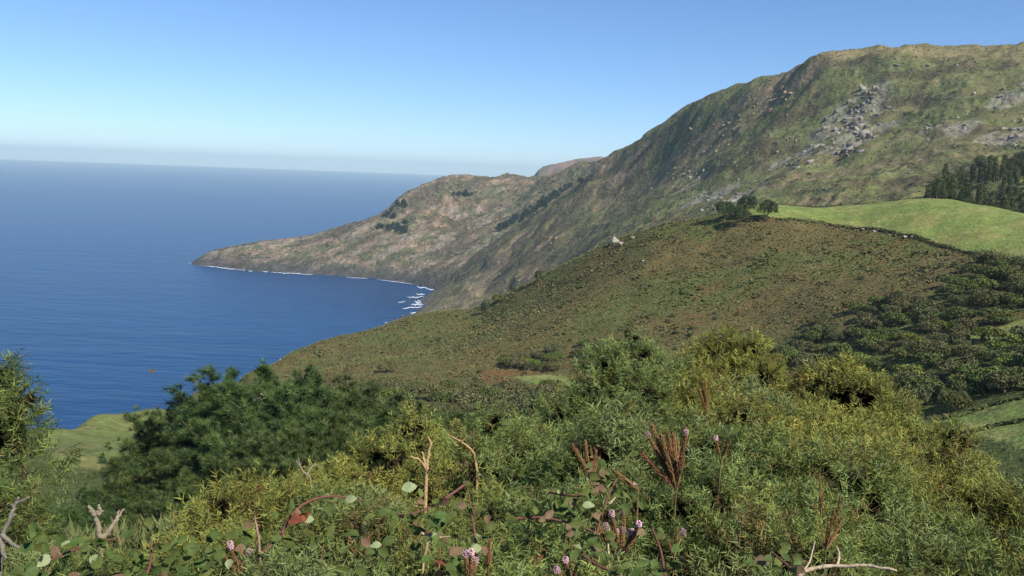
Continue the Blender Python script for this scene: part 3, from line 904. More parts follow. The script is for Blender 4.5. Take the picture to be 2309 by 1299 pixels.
def pine_tree_mesh(seed, h, w, tufts, name, needle=0.34, cols=((0.044, 0.072, 0.017), (0.060, 0.088, 0.022), (0.028, 0.050, 0.013)), lean=0.0, round_top=0.75):
    """coastal pine: whorled up-curved limbs, each carrying bottle-brush tufts of needles"""
    r = np.random.default_rng(seed)
    mb = MB()
    tz = np.linspace(-0.8, h * 0.93, 9)
    tx = lean * (tz / h) ** 2 * h + np.cumsum(r.normal(0, 0.05, 9)); ty = np.cumsum(r.normal(0, 0.05, 9))
    mb.tube(np.stack([tx, ty, tz], -1), np.linspace(h * 0.022, h * 0.005, 9), 7)
    tips = []
    nl = int(34 * (h / 9) ** 0.5)
    for k in range(nl):
        f = 0.16 + 0.8 * (k + r.random()) / nl
        z0 = f * h
        R = w * 0.5 * (1.05 - max(0.0, f - 0.35) ** 1.5 * 1.1 * round_top) * r.uniform(0.6, 1.1) * (0.75 + 0.5 * min(f / 0.3, 1) * 0.5)
        a = k * 2.399 + r.normal(0, 0.3)
        x0 = np.interp(z0, tz, tx); y0 = np.interp(z0, tz, ty)
        s = np.linspace(0, 1, 7)
        rise = (0.10 + 0.5 * f) * R
        L = np.stack([x0 + np.cos(a) * R * s, y0 + np.sin(a) * R * s, z0 - 0.10 * R * np.sin(np.pi * s) + rise * s ** 1.8], -1)
        L[1:] += r.normal(0, 0.05 * R ** 0.5, (6, 3)) * s[1:, None]
        mb.tube(L, np.linspace(h * 0.007, h * 0.0018, 7), 4)
        m = max(3, int(tufts / nl))
        tt = 1 - r.random(m) ** 1.3 * 0.72
        for t in tt:
            p = np.array([np.interp(t, s, L[:, j]) for j in range(3)])
            side = r.normal(0, 1, 3); side[2] = abs(side[2]) * 0.6 - 0.1
            p = p + side * R * 0.13 * (1.15 - 0.5 * t)
            dr = np.array([np.cos(a), np.sin(a), 0.9]) + side * 0.8
            tips.append((p, dr))
    P = np.array([t[0] for t in tips]); D = np.array([t[1] for t in tips]); D /= np.linalg.norm(D, axis=1, keepdims=True)
    # needle tuft: blades fanning round the twig direction
    nb = 18
    tv, tf = [], []
    for b in range(nb):
        a = b * 2.399; up = 0.15 + 0.85 * b / nb
        dv = np.array([math.cos(a) * (1.15 - up * 0.7), math.sin(a) * (1.15 - up * 0.7), up]); dv /= np.linalg.norm(dv)
        sd = np.cross(dv, [0.3, 0.1, 1]); sd /= np.linalg.norm(sd)
        o = np.array([0, 0, 0.25 * up - 0.2])
        tv += [o - sd * 0.055, o + sd * 0.055, o + dv * 1.0]
        tf.append([3 * b, 3 * b + 1, 3 * b + 2])
    tv = np.array(tv); tf = np.array(tf)
    tc = np.ones((len(tv), 3)); tc[2::3] *= 1.25
    tint = np.array(cols)[r.integers(0, len(cols), len(P))] * r.uniform(0.8, 1.25, (len(P), 1))
    V, F, C = scatter([(tv, tf, tc)], P, frames(D), needle * r.uniform(0.8, 1.35, len(P)), tint)
    return mb.mesh(name + "_trunk", M_BARK, True), mesh_np(name + "_crown", V, F, C, False, M_PINE)


def plant(name, meshes, label, category, p, rotz, scale, group=None, tilt=None):
    e = thing(name, label, category, p, rotz, scale, group)
    if tilt:
        e.rotation_euler = (tilt[0], tilt[1], rotz)
    obj("trunk", meshes[0], e)
    obj("crown", meshes[1], e)
    return e


def hd(x, y):
    return float(HD(np.array([x]), np.array([y]))[0])


GREENS = [tuple(0.98 * v for v in q) for q in [(0.085, 0.105, 0.032), (0.10, 0.112, 0.038), (0.072, 0.095, 0.028), (0.11, 0.118, 0.042)]]
GREYG = [tuple(0.98 * v for v in q) for q in [(0.115, 0.115, 0.052), (0.098, 0.104, 0.044), (0.125, 0.122, 0.058), (0.088, 0.098, 0.038)]]
FRESH = [tuple(0.98 * v for v in q) for q in [(0.115, 0.145, 0.034), (0.13, 0.155, 0.04), (0.09, 0.125, 0.03)]]
DARKG = [(0.042, 0.066, 0.022), (0.052, 0.076, 0.027), (0.036, 0.058, 0.021)]
SCRUB = [bushy_tree(500 + k, 9, 4.6 + 0.5 * (k % 3), 1500, 0.62, (GREENS, GREYG, GREYG, FRESH)[k % 4], "scrub_tree", 0.7, 11, 0.6) for k in range(6)]

# ---- valley woodland
VALLEY = [poly_on(HD_base, p) for p in (
    [(1660, 880), (1720, 810), (1800, 765), (1850, 715), (1960, 690), (2060, 676), (2140, 640), (2190, 585), (2309, 590), (2450, 600), (2450, 700), (2309, 715), (2200, 735), (2150, 765), (2309, 770), (2450, 770), (2450, 880), (2309, 885), (2150, 925), (2050, 935), (1900, 930)],
    [(660, 890), (760, 868), (880, 858), (1000, 866), (1080, 880), (1200, 884), (1310, 884), (1340, 930), (1250, 960), (1050, 960), (900, 945), (780, 935)],
    [(1130, 795), (1260, 800), (1265, 836), (1140, 830)], [(1285, 775), (1365, 770), (1370, 805), (1290, 810)])]
rv = np.random.default_rng(21)
spots = []
for vi, poly in enumerate(VALLEY):
    a = np.array(poly); lo, hi = a.min(0), a.max(0)
    tries = 2600 if vi < 2 else 250
    for _ in range(tries):
        x, y = rv.uniform(lo[0], hi[0]), rv.uniform(lo[1], hi[1])
        if not in_poly(np.array([x]), np.array([y]), poly)[0]:
            continue
        big = rv.uniform(0.55, 1.15) if vi < 2 else rv.uniform(0.55, 0.9)
        if all((x - s[0]) ** 2 + (y - s[1]) ** 2 > (2.35 * (big + s[2])) ** 2 for s in spots):
            spots.append((x, y, big, vi))
spots = [q for v, m in ((0, 205), (1, 85), (2, 14), (3, 8)) for q in [s_ for s_ in spots if s_[3] == v][:m]]
KINDS = ["deep green", "grey green", "grey green", "fresh green"]
for (x, y, s, vi) in spots:
    k = rv.integers(6)
    lab = ["%s rounded scrub tree in the valley wood beside the green paddocks", "%s rounded scrub tree in the hollow below the heather hill", "%s bush in the thicket beside the bracken clearing", "%s bush in the small thicket on the heather slope"][vi] % KINDS[k % 4]
    plant("scrub_tree", SCRUB[k], lab, "tree", (x, y, hd(x, y) - 0.5), rv.uniform(0, 6.3), s * rv.uniform(0.9, 1.1), "valley wood: " + lab)
print("valley trees", len(spots))

# ---- small bushes scattered over the heather
BUSH = [bushy_tree(540 + k, 3.0, 1.8, 260, 0.42, (DARKG, GREENS, GREYG)[k % 3], "bush", 0.2, 6, 0.6) for k in range(4)]
n_b = 0
for _ in range(900):
    px, py = rv.uniform(640, 2250), rv.uniform(520, 860)
    p = hit(px, py, HD_base, 150.0)
    if p is None or math.hypot(p[0], p[1]) > 640 or any(in_poly(p[0:1], p[1:2], q)[0] for q in VALLEY + [FIELD, FIELD_CLEAR, FIELD_RIGHT]):
        continue
    if rv.random() > 0.04 + 0.35 * sstep(640, 800, py) * (vnoise(p[0:1] / 30, p[1:2] / 30, None, 9)[0] > 0.1) + 0.25 * sstep(1900, 2200, px):
        continue
    plant("bush", BUSH[rv.integers(4)], "small dark bush standing out of the brown heather", "bush", (p[0], p[1], hd(p[0], p[1]) - 0.15), rv.uniform(0, 6.3), rv.uniform(0.5, 1.15), "bushes in the heather")
    n_b += 1
    if n_b > 110:
        break

# individually visible bushes and trees of the hill
WIND = [bushy_tree(560 + k, 13, 15, 2600, 0.8, DARKG, "windswept_tree", 3.0, 14, 0.6, (0.12, 0.0), M_PINE) for k in range(4)]
for i, (px, py, hpx, lab) in enumerate([(1632, 503, 40, "dark windswept tree leaning over the corner of the pasture, seaward one of four"), (1661, 515, 38, "smaller dark tree downhill of the three others at the pasture corner"),
                                      (1680, 494, 40, "dark round-headed tree at the pasture corner between two others"), (1726, 503, 40, "dark spreading tree with open trunk standing on the pasture edge")]):
    p = hit(px, py, HD_base, 200.0); d = math.hypot(p[0], p[1]); s = hpx * d / F_PX / 11.5
    plant("windswept_tree", WIND[i], lab, "tree", (p[0], p[1], hd(p[0], p[1]) - 0.2), 0.0, s)
SMALLP = [bushy_tree(600 + k, 5.5, 7.6, 900, 0.55, DARKG, "small_pine", 0.6, 10, 0.6, (0.08, 0.0), M_PINE) for k in range(3)]
for i, (px, py, hpx, lab) in enumerate([(1214, 636, 27, "lone dark pine on the crest below the big boulder"), (1155, 664, 19, "small dark pine on the crest downhill of the lone pine"), (1093, 707, 30, "dark narrow tree where the heather crest flattens"),
                                      (1172, 655, 10, "tiny dark bush between two crest pines"), (596, 835, 22, "dark shrub on the seaward edge of the heather spur"), (671, 856, 26, "dark conical young pine on the heather slope above the pines")]):
    p = hit(px, py, HD_base, 200.0); d = math.hypot(p[0], p[1]); s = hpx * d / F_PX / 7
    plant("small_pine", SMALLP[i % 3], lab, "tree", (p[0], p[1], hd(p[0], p[1]) - 0.2), rv.uniform(0, 6), s)
for i, (px, py, wpx, k, lab) in enumerate([(1122, 684, 34, 4, "broad dark bush on the crest beside the narrow tree"), (1144, 822, 40, 3, "bright yellow-green round bush beside the bracken clearing"), (875, 835, 44, 1, "grey-green spreading bush alone on the lower heather"),
                                         (1036, 783, 16, 0, "small round dark bush high on the lower heather"), (897, 868, 36, 2, "low grey bush at the edge of the hollow"), (2255, 730, 40, 0, "dark dense bush at the corner of the small green paddock"), (1245, 790, 34, 1, "tall grey-green bush above the thicket")]):
    p = hit(px, py, HD_base, 150.0); d = math.hypot(p[0], p[1]); s = wpx * d / F_PX / 8.0
    plant("bush", SCRUB[k], lab, "bush", (p[0], p[1], hd(p[0], p[1]) - 0.2), rv.uniform(0, 6), s)

# ---- plantation at the foot of the mountain
def gum_mesh(seed, h):
    r = np.random.default_rng(seed); mb = MB()
    mb.tube([(0, 0, -1), (0.1, 0, h * 0.5), (r.normal(0, .3), r.normal(0, .3), h * 0.95)], [0.28, 0.2, 0.06], 6)
    lobes = []
    for k in range(9):
        f = 0.34 + 0.61 * k / 8
        q = r.uniform(0.3, 1.6) * (1.2 - 0.5 * f); a = r.uniform(0, 6.3)
        lobes.append(((q * math.cos(a), q * math.sin(a), f * h), (4.4 * (1.0 - 0.3 * f), 4.4 * (1.0 - 0.3 * f), h * 0.10)))
    P, N = shell_points(lobes, 1000, r, 0.5, -0.7)
    base = np.array([(0.078, 0.098, 0.040), (0.066, 0.084, 0.034), (0.092, 0.108, 0.044)])[r.integers(0, 3, len(P))] * r.uniform(0.75, 1.3, (len(P), 1))
    V, F, C = leaf_cards(P, N, 1.3, base, r)
    return mb.mesh("plantation_tree_trunk", M_PALEBARK, True), mesh_np("plantation_tree_crown", V, F, C, False, M_LEAF)


GUMS = [gum_mesh(620 + k, 22 + 2 * (k % 3)) for k in range(5)]
HG = lambda x, y: np.maximum(HD(x, y), HC(x, y))
n_g = 0
gpos = []
for _ in range(3000):
    az = rv.uniform(0.40, 0.55); d = rv.uniform(535, 860)
    px = math.tan(az) * F_PX + 1154
    if px < 2075 + (d - 560) * 0.1 + rv.normal(0, 8):
        continue
    x, y = math.sin(az) * d, math.cos(az) * d
    if in_poly(np.array([x]), np.array([y]), FIELD)[0] or any((x - a) ** 2 + (y - b) ** 2 < 4.6 ** 2 for a, b in gpos):
        continue
    gpos.append((x, y))
    plant("plantation_tree", GUMS[rv.integers(5)], "slender tree with bare pale trunk in the plantation front along the pasture hedge" if d < 575 else "slender tree in the plantation, deeper in behind its front row", "tree", (x, y, float(HG(np.array([x]), np.array([y]))[0])), rv.uniform(0, 6.3), rv.uniform(0.44, 0.60), "plantation front row" if d < 575 else "plantation behind its front row")
    n_g += 1
    if n_g >= 290:
        break
print("gums", n_g)

# ---- far conifers: a strip in the gully, and clumps on the headland
FARP = [bushy_tree(640 + k, 11, 15, 260, 2.6, [(0.018, 0.032, 0.022), (0.022, 0.036, 0.022)], "far_tree", 1.5, 7, 0.8) for k in range(4)]
HBC = lambda x, y: np.maximum(HB(x, y), HC(x, y))


def far_tree(px, py, s, lab, grp, H):
    p = hit(px, py, H, 1200.0)
    if p is None: return
    plant("far_tree", FARP[rv.integers(4)], lab, "tree", (p[0], p[1], p[2] - 1), rv.uniform(0, 6), s, grp)


STRIP = [(1122, 519), (1160, 499), (1200, 478), (1235, 452), (1268, 430), (1300, 412)]
for k in range(85):
    t = rv.random() * (len(STRIP) - 1); i = int(t); f = t - i
    if 3.75 < t < 4.25: continue
    far_tree(STRIP[i][0] + (STRIP[i + 1][0] - STRIP[i][0]) * f + rv.normal(0, 4), STRIP[i][1] + (STRIP[i + 1][1] - STRIP[i][1]) * f + rv.normal(2, 3.5), rv.uniform(0.9, 1.4), "dark conifer in the long strip of trees up the gully", "strip of conifers in the gully", HBC)
for (px, py, sx, sy, n, lab) in [(885, 488, 7, 5, 9, "dark tree in the round clump on the headland slope"), (905, 466, 9, 2, 6, "dark tree in the topmost clump on the headland slope"), (870, 516, 22, 3, 14, "dark tree in the low belt across the headland"),
                                 (915, 521, 9, 3, 6, "dark tree in the low belt across the headland"), (912, 505, 4, 3, 3, "dark tree just above the low belt on the headland"), (1050, 442, 13, 2, 9, "dark tree in the small clump under the headland summit")]:
    for k in range(n):
        far_tree(px + rv.normal(0, sx), py + rv.normal(0, sy), rv.uniform(0.9, 1.4), lab, "headland: " + lab, HB)

# ---- hedges round the upper pasture
M_HEDGE = mat("hedge_leaf", attr='Col', rough=0.7, spec=0.15)


def hedge(line, h, w, label, cols, seed, per_m=26):
    r = np.random.default_rng(seed)
    line = np.array(line, float); seg = np.linalg.norm(np.diff(line, axis=0), axis=1); cum = np.concatenate([[0], np.cumsum(seg)])
    n = int(cum[-1] * per_m)
    t = r.uniform(0, cum[-1], n)
    x = np.interp(t, cum, line[:, 0]); y = np.interp(t, cum, line[:, 1])
    a = r.uniform(-0.25, np.pi + 0.25, n)
    hh = h * (0.75 + 0.35 * fbm(t / 6, t * 0, 3, seed)); q = r.uniform(0.55, 1, n)
    ox, oy = r.normal(0, w * 0.1, n) + np.cos(a) * w * 0.5 * q, r.normal(0, w * 0.1, n) - np.cos(a) * w * 0.5 * q
    z = HD(x + ox, y + oy) + np.maximum(np.sin(a) * hh * q, 0.05)
    P = np.stack([x + ox, y + oy, z], -1); N = np.stack([np.cos(a), -np.cos(a), np.sin(a) * 1.4], -1)
    base = np.array(cols)[r.integers(0, len(cols), n)] * r.uniform(0.75, 1.25, (n, 1))
    V, F, C = leaf_cards(P, N, 0.75, base, r)
    e = thing("hedge", label, "hedge", (0, 0, 0))
    obj("foliage", mesh_np("hedge_foliage", V, F, C, False, M_HEDGE), e)


hedge([at(px, py, d)[:2] for (px, py, d) in [(1630, 476, 538), (1700, 465, 543), (1780, 464, 547), (1900, 464, 552), (2000, 457, 552), (2090, 450, 547), (2160, 456, 538), (2230, 466, 523), (2309, 480, 508), (2500, 500, 488)]], 2.4, 2.6, "dark hedge along the upper edge of the pasture below the mountain", [(0.045, 0.05, 0.02), (0.06, 0.055, 0.024), (0.05, 0.065, 0.024)], 3)
hedge(poly_on(HD_base, [(1752, 499), (1800, 501), (1860, 506), (1960, 519), (2060, 539), (2150, 560), (2200, 570)]), 1.7, 2.4, "low scrubby hedge along the lower edge of the upper pasture", [(0.075, 0.07, 0.03), (0.06, 0.07, 0.026), (0.09, 0.075, 0.04)], 4)
hedge(poly_on(HD_base, [(2200, 570), (2260, 580), (2309, 592), (2450, 620)]), 3.6, 5.0, "tall dark hedge of bushes at the lower corner of the upper pasture", DARKG + GREENS, 6)
hedge(poly_on(HD_base, [(2130, 948), (2220, 918), (2309, 900), (2450, 880)]), 1.2, 2.0, "low hedge along the upper edge of the lowest paddock", GREENS, 7)
hedge(poly_on(HD_base, [(2150, 985), (2240, 962), (2309, 950), (2450, 930)]), 1.0, 1.8, "low hedge crossing the lowest paddock", GREENS, 8)

# ---- heather and low scrub: far too many plants to count
def scrub_cover():
    r = np.random.default_rng(33)
    n = 290000
    az = r.uniform(-0.62, 0.66, n); d = np.sqrt(r.uniform(170 ** 2, 640 ** 2, n))
    x, y = np.sin(az) * d, np.cos(az) * d
    keep = ~(in_poly(x, y, FIELD) | in_poly(x, y, FIELD_CLEAR) | in_poly(x, y, FIELD_RIGHT) | in_poly(x, y, FIELD_LOW) | in_poly(x, y, FIELD_SEA))
    x, y, d = x[keep], y[keep], d[keep]
    z = HD(x, y)
    n = len(x)
    big = fbm(x / 30, y / 30, 3, 55); pat = fbm(x / 7, y / 7, 3, 56)
    s = r.uniform(0.5, 1.0, n) * (0.85 + 0.4 * sstep(0, 0.7, pat)) * (0.5 + 0.5 * sstep(180, 450, d))
    pal = np.array([(0.122, 0.090, 0.038), (0.110, 0.098, 0.036), (0.095, 0.104, 0.034), (0.135, 0.082, 0.042), (0.078, 0.095, 0.030), (0.138, 0.110, 0.052)])
    pr = np.stack([1.2 + 0 * big, 1.1 + 0.3 * big, 0.35 + 2.2 * sstep(-0.2, 0.6, big * 1.2 + 0.5 * pat), 0.15 + 1.1 * sstep(0.1, 0.7, 0.5 * pat - 1.2 * big), 0.35 + 3.2 * sstep(345, 260, d), 0.5 + 0 * big], -1)
    pr = np.clip(pr, 0.01, None); pr /= pr.sum(1, keepdims=True)
    k = (r.random((n, 1)) > np.cumsum(pr, 1)).sum(1).clip(0, 5)
    col = pal[k] * r.uniform(0.82, 1.2, (n, 1)) * np.array([0.84, 0.97, 0.84])
    V, F, C = [], [], []
    m = 1
    for b in range(m):
        a = r.uniform(0, 6.28, n); tilt = r.uniform(0.74, 0.97, n)
        t = np.stack([np.cos(a), np.sin(a), 0 * a], -1); u = np.stack([-np.sin(a) * tilt, np.cos(a) * tilt, np.sqrt(1 - tilt ** 2)], -1)
        p = np.stack([x, y, z - 0.12], -1) + r.normal(0, 0.25, (n, 3)) * np.array([1, 1, 0.2])
        ss = s[:, None]
        V.append(np.stack([p - t * ss * 0.55, p + t * ss * 0.55, p + t * ss * 0.25 + u * ss * 0.85, p - t * ss * 0.35 + u * ss * 0.95], 1).reshape(-1, 3))
        F.append(np.arange(n)[:, None] * 4 + np.array([[0, 1, 2, 3]]) + b * 4 * n)
        C.append(np.repeat(col * r.uniform(0.85, 1.15, (n, 1)), 4, axis=0))
    obj("heather_scrub", mesh_np("heather_scrub", np.concatenate(V), np.concatenate(F), np.concatenate(C), False, M_HEDGE), kind='stuff', label="brown and olive heather scrub covering the hillside")


scrub_cover()


def bank_cover():
    """grass, bracken and young scrub on the bank and the slope under the pines"""
    r = np.random.default_rng(35)
    n = 75000
    az = r.uniform(-0.70, 0.70, n); d = np.exp(r.uniform(math.log(2.2), math.log(185), n))
    x, y = np.sin(az) * d, np.cos(az) * d
    ok = ~(in_poly(x, y, FIELD_LOW) | in_poly(x, y, FIELD_SEA))
    x, y, d = x[ok], y[ok], d[ok]; n = len(x)
    z = HD(x, y)
    s = ((0.07 + 0.0045 * d) * r.uniform(0.6, 1.3, n))[:, None]
    pal = np.array([(0.075, 0.098, 0.030), (0.095, 0.112, 0.036), (0.115, 0.100, 0.042), (0.060, 0.082, 0.026)])
    col = pal[r.integers(0, 4, n)] * r.uniform(0.75, 1.3, (n, 1))
    V, F, C = [], [], []
    for b in range(2):
        a = r.uniform(0, 6.28, n); tilt = r.uniform(0.3, 0.85, n)
        t = np.stack([np.cos(a), np.sin(a), 0 * a], -1); u = np.stack([-np.sin(a) * tilt, np.cos(a) * tilt, np.sqrt(1 - tilt ** 2)], -1)
        p = np.stack([x, y, z - 0.03], -1) + r.normal(0, 0.6, (n, 3)) * s * np.array([1, 1, 0.05])
        V.append(np.stack([p - t * s * 0.13, p + t * s * 0.13, p + t * s * 0.1 + u * s * 1.1], 1).reshape(-1, 3))
        F.append(np.arange(3 * n).reshape(-1, 3) + b * 3 * n)
        C.append(np.repeat(col, 3, axis=0))
    obj("undergrowth", mesh_np("undergrowth", np.concatenate(V), np.concatenate(F), np.concatenate(C), False, M_HEDGE), kind='stuff', label="green undergrowth covering the bank below the gorse")


bank_cover()


def mountain_cover(name, label, H, a0, a1, d0, d1, n, size, pal, seed):
    r = np.random.default_rng(seed)
    az = r.uniform(a0, a1, n); d = r.uniform(d0, d1, n)
    x, y = np.sin(az) * d, np.cos(az) * d
    z = H(x, y)
    pat = fbm(x / 35, y / 35, 3, 88)
    ok = (z > 14) & (pat + r.normal(0, 0.35, n) > -0.25)
    x, y, z, pat, d = x[ok], y[ok], z[ok], pat[ok], d[ok]; n = len(x)
    s = (size * r.uniform(0.5, 1.2, n) * (0.7 + d / d1 * 0.5))[:, None]
    a = r.uniform(0, 6.28, n); tilt = r.uniform(0.75, 0.98, n)
    t = np.stack([np.cos(a), np.sin(a), 0 * a], -1); u = np.stack([-np.sin(a) * tilt, np.cos(a) * tilt, np.sqrt(1 - tilt ** 2)], -1)
    p = np.stack([x, y, z - 0.3], -1)
    V = np.stack([p - t * s * 0.7, p + t * s * 0.6, p + t * s * 0.25 + u * s * 0.5, p - t * s * 0.35 + u * s * 0.6], 1).reshape(-1, 3)
    k = np.clip((pat * 2 + r.normal(1.2, 1.0, n)).astype(int), 0, len(pal) - 1)
    col = np.repeat(np.array(pal)[k] * r.uniform(0.7, 1.3, (n, 1)), 4, axis=0)
    obj(name, mesh_np(name, V, np.arange(4 * n).reshape(-1, 4), col, False, M_HEDGE), kind='stuff', label=label)


mountain_cover("mountain_scrub", "low brown and green scrub dotted over the mountain slope", HC, -0.14, 0.62, 680, 2000, 42000, 2.4, [(0.112, 0.088, 0.046), (0.108, 0.11, 0.045), (0.128, 0.13, 0.05), (0.155, 0.145, 0.06)], 91)
mountain_cover("headland_scrub", "low scrub dotted over the headland slope", HB, -0.38, 0.2, 2150, 3000, 18000, 5.0, [(0.10, 0.085, 0.05), (0.105, 0.105, 0.055), (0.14, 0.112, 0.065), (0.19, 0.135, 0.085)], 92)
print("mid", time.time() - T0)

# ================================================================== PINES below the bank
PINES = [pine_tree_mesh(700 + k, 9.0, 7.0 + 0.6 * (k % 3), 2100, "pine_tree", 0.36, lean=0.05 * (k - 2)) for k in range(5)]
# (px, py of the tree top, distance, height, what singles it out)
PINE_SPOTS = [(475, 832, 78, 9.5), (522, 832, 80, 9.5), (585, 850, 72, 10), (630, 865, 76, 9.5), (415, 900, 82, 9), (372, 938, 84, 8.5), (330, 985, 88, 8), (440, 970, 66, 8), (520, 930, 62, 8.5), (610, 930, 60, 8.5), (690, 905, 70, 9),
              (345, 1020, 68, 7.5), (760, 880, 80, 9), (830, 900, 84, 9), (890, 910, 88, 8.5), (720, 955, 58, 8), (800, 965, 62, 8), (870, 985, 60, 7.5), (205, 1085, 66, 7), (270, 1070, 56, 7), (390, 1050, 50, 7), (500, 1020, 48, 7), (600, 1020, 47, 7.5),
              (110, 1130, 52, 6.5), (180, 1120, 44, 6.5), (300, 1110, 42, 6.5), (420, 1120, 40, 6.5), (680, 1010, 46, 7), (960, 930, 84, 7.5), (1010, 960, 80, 7), (60, 1120, 60, 7), (950, 1010, 56, 7), (-60, 1060, 55, 7), (1040, 925, 95, 7)]
for i, (px, py, d, h) in enumerate(PINE_SPOTS):
    top = at(px, py + (54 if px < 560 else 22), d); g = hd(top[0], top[1])
    h2 = top[2] - g
    s = max(min(h2, 13.0), 4.0) / 9.0
    lab = ("bushy green pine low in the grove, close behind the gorse mound" if py >= 1000 else "bushy pine at the seaward edge of the grove, its crown against the sea" if px < 540 and py < 965
           else "bushy pine at the inland end of the grove beside the hollow" if px > 740 else "bushy green pine in the middle of the grove below the heather spur")
    e = plant("pine_tree", PINES[i % 5], lab, "pine", (top[0], top[1], top[2] - s * 9.0), rv.uniform(0, 6.3), (s * 1.1, s * 1.1, s), "pine grove: " + lab)
# ================================================================== FOREGROUND GORSE
M_GORSE = mat("gorse_spines", attr='Col', rough=0.6, spec=0.15, translucent=0.2)
M_TWIG = mat("gorse_twigs", attr='Col', rough=0.9, spec=0.1, noise=[(40, 0.5, 1.4, 3)])
M_DEAD = mat("weathered_wood", attr='Col', rough=0.85, noise=[(30, 0.7, 1.2, 4)], bump=[(120, 0.004, 0.6, 3)])


def shoot_proto(seed, n_sp, spread, side=2):
    """a spiny gorse shoot of unit length along +Z: stem, side twigs, and a flat blade per spine"""
    r = np.random.default_rng(seed)
    V, F, C = [], [], []

    def spine(o, d, L, w, c0, c1):
        s = np.cross(d, r.normal(size=3)); s /= np.linalg.norm(s)
        k = len(V)
        V.extend([o - s * w, o + s * w, o + d * L]); C.extend([c0, c0, c1]); F.append([k, k + 1, k + 2])

    bend = r.normal(0, 0.12, 2)

    def axis(t):
        return np.array([bend[0] * t * t, bend[1] * t * t, t])
    for a0, a1 in ((0, 0.5), (0.5, 1.0)):
        for q in range(2):
            s = np.array([math.cos(q * 1.6), math.sin(q * 1.6), 0]) * 0.012
            k = len(V)
            V.extend([axis(a0) - s, axis(a0) + s, axis(a1)]); C.extend([np.array([0.8, 0.7, 0.5])] * 3); F.append([k, k + 1, k + 2])
    for j in range(n_sp):
        t = 0.02 + 0.98 * (j + r.random()) / n_sp
        a = j * 2.399 + r.normal(0, 0.3); up = r.uniform(-0.1, 0.55) + 0.75 * t ** 2
        d = np.array([math.cos(a) * spread, math.sin(a) * spread, up]); d /= np.linalg.norm(d)
        g = 0.72 + 0.4 * t
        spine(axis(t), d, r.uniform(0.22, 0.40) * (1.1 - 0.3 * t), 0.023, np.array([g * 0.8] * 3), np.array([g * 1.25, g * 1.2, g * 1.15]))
    for q in range(side):
        t = r.uniform(0.25, 0.7); a = r.uniform(0, 6.3)
        d = np.array([math.cos(a), math.sin(a), 0.8]); d /= np.linalg.norm(d)
        for j in range(5):
            o = axis(t) + d * 0.07 * (j + 1)
            e = d + r.normal(0, 0.6, 3); e /= np.linalg.norm(e)
            spine(o, e, r.uniform(0.18, 0.3), 0.021, np.array([0.75] * 3), np.array([1.2] * 3))
    return np.array(V), np.array(F), np.array(C)


SHOOTS = [shoot_proto(800 + k, 16 + 2 * (k % 3), 0.85 + 0.12 * (k % 4), 2) for k in range(9)]
SKYLINE = np.array([(-150, 800), (0, 822), (36, 838), (60, 900), (88, 890), (84, 960), (92, 1100), (100, 1200), (150, 1235), (250, 1235), (400, 1225), (430, 1160), (480, 1098), (560, 1072), (630, 1080), (670, 1062), (710, 1035), (760, 1015), (850, 1018), (880, 965), (920, 932), (955, 935),
                    (985, 985), (1000, 1030), (1025, 1030), (1040, 985), (1080, 940), (1110, 915), (1140, 935), (1200, 925), (1255, 930), (1280, 890), (1330, 850), (1385, 835), (1398, 750), (1420, 740), (1462, 768), (1482, 830), (1545, 858), (1562, 840), (1582, 785), (1650, 752), (1705, 760), (1735, 810), (1790, 885),
                    (1840, 850), (1870, 822), (1905, 816), (1980, 850), (2040, 905), (2060, 950), (2120, 940), (2180, 980), (2220, 1020), (2260, 1050), (2309, 1085), (2450, 1130), (2600, 1170)], float)
DSKY = np.array([(-150, 3.4), (90, 3.3), (150, 2.3), (430, 2.6), (700, 3.2), (1000, 3.4), (1280, 4.0), (1500, 4.5), (1650, 4.9), (1900, 4.9), (2100, 4.4), (2309, 3.6), (2600, 3.0)], float)


def sky_y(px): return float(np.interp(px, SKYLINE[:, 0], SKYLINE[:, 1]))
def sky_d(px): return float(np.interp(px, DSKY[:, 0], DSKY[:, 1]))


rg = np.random.default_rng(77)
YG = (0.275, 0.270, 0.062); OG = (0.190, 0.225, 0.058); BG = (0.172, 0.235, 0.080); DG = (0.085, 0.125, 0.036)
BUSHES = [  # name, px range, near row?, tint, label
    (-300, 40, 0, (DG, DG, DG, OG), "tall dark gorse bush with lit yellowish edge against the sea"),
    (430, 720, 0, (YG, OG), "rounded yellow-green gorse mound in front of the pine grove"),
    (720, 1005, 0, (OG, YG), "gorse bush rising to a yellowish hump behind the bare dead twig"),
    (1005, 1275, 0, (BG, OG), "soft grey-green gorse bush between the yellowish hump and the spired bush"),
    (1275, 1545, 0, (OG, BG, BG), "gorse bush with a tall narrow spire standing above the others"),
    (1545, 1795, 0, (YG, YG, OG), "domed yellow-green gorse bush with a dark gap at its foot"),
    (1795, 2075, 0, (YG, YG, OG), "domed yellow-green gorse bush with a large dark hollow"),
    (2075, 2650, 0, (YG, OG), "gorse bush sloping away above the lowest paddocks"),
    (-300, 620, 1, (DG, OG), "low shaded gorse under the bramble around the forked stump"),
    (620, 1180, 1, (BG, OG, OG), "green gorse tangled with bramble below the bare dead twig"),
    (1180, 1680, 1, (OG, BG, DG), "green gorse surrounding the fan of brown heather spikes"),
    (1680, 2650, 1, (BG, OG, OG), "blue-green gorse with long fresh shoots above the pale dead stem"),
]
CAVITY = [(at(1905, 893, 4.55), 0.17), (at(1935, 915, 4.5), 0.10), (at(1503, 912, 3.9), 0.085), (at(1500, 945, 3.8), 0.075), (at(2130, 1010, 3.7), 0.08), (at(1990, 1035, 3.2), 0.07), (at(70, 985, 3.1), 0.13), (at(85, 1020, 3.05), 0.10), (at(1470, 1215, 2.05), 0.07), (at(1370, 960, 2.8), 0.07), (at(1140, 1170, 2.1), 0.06)]


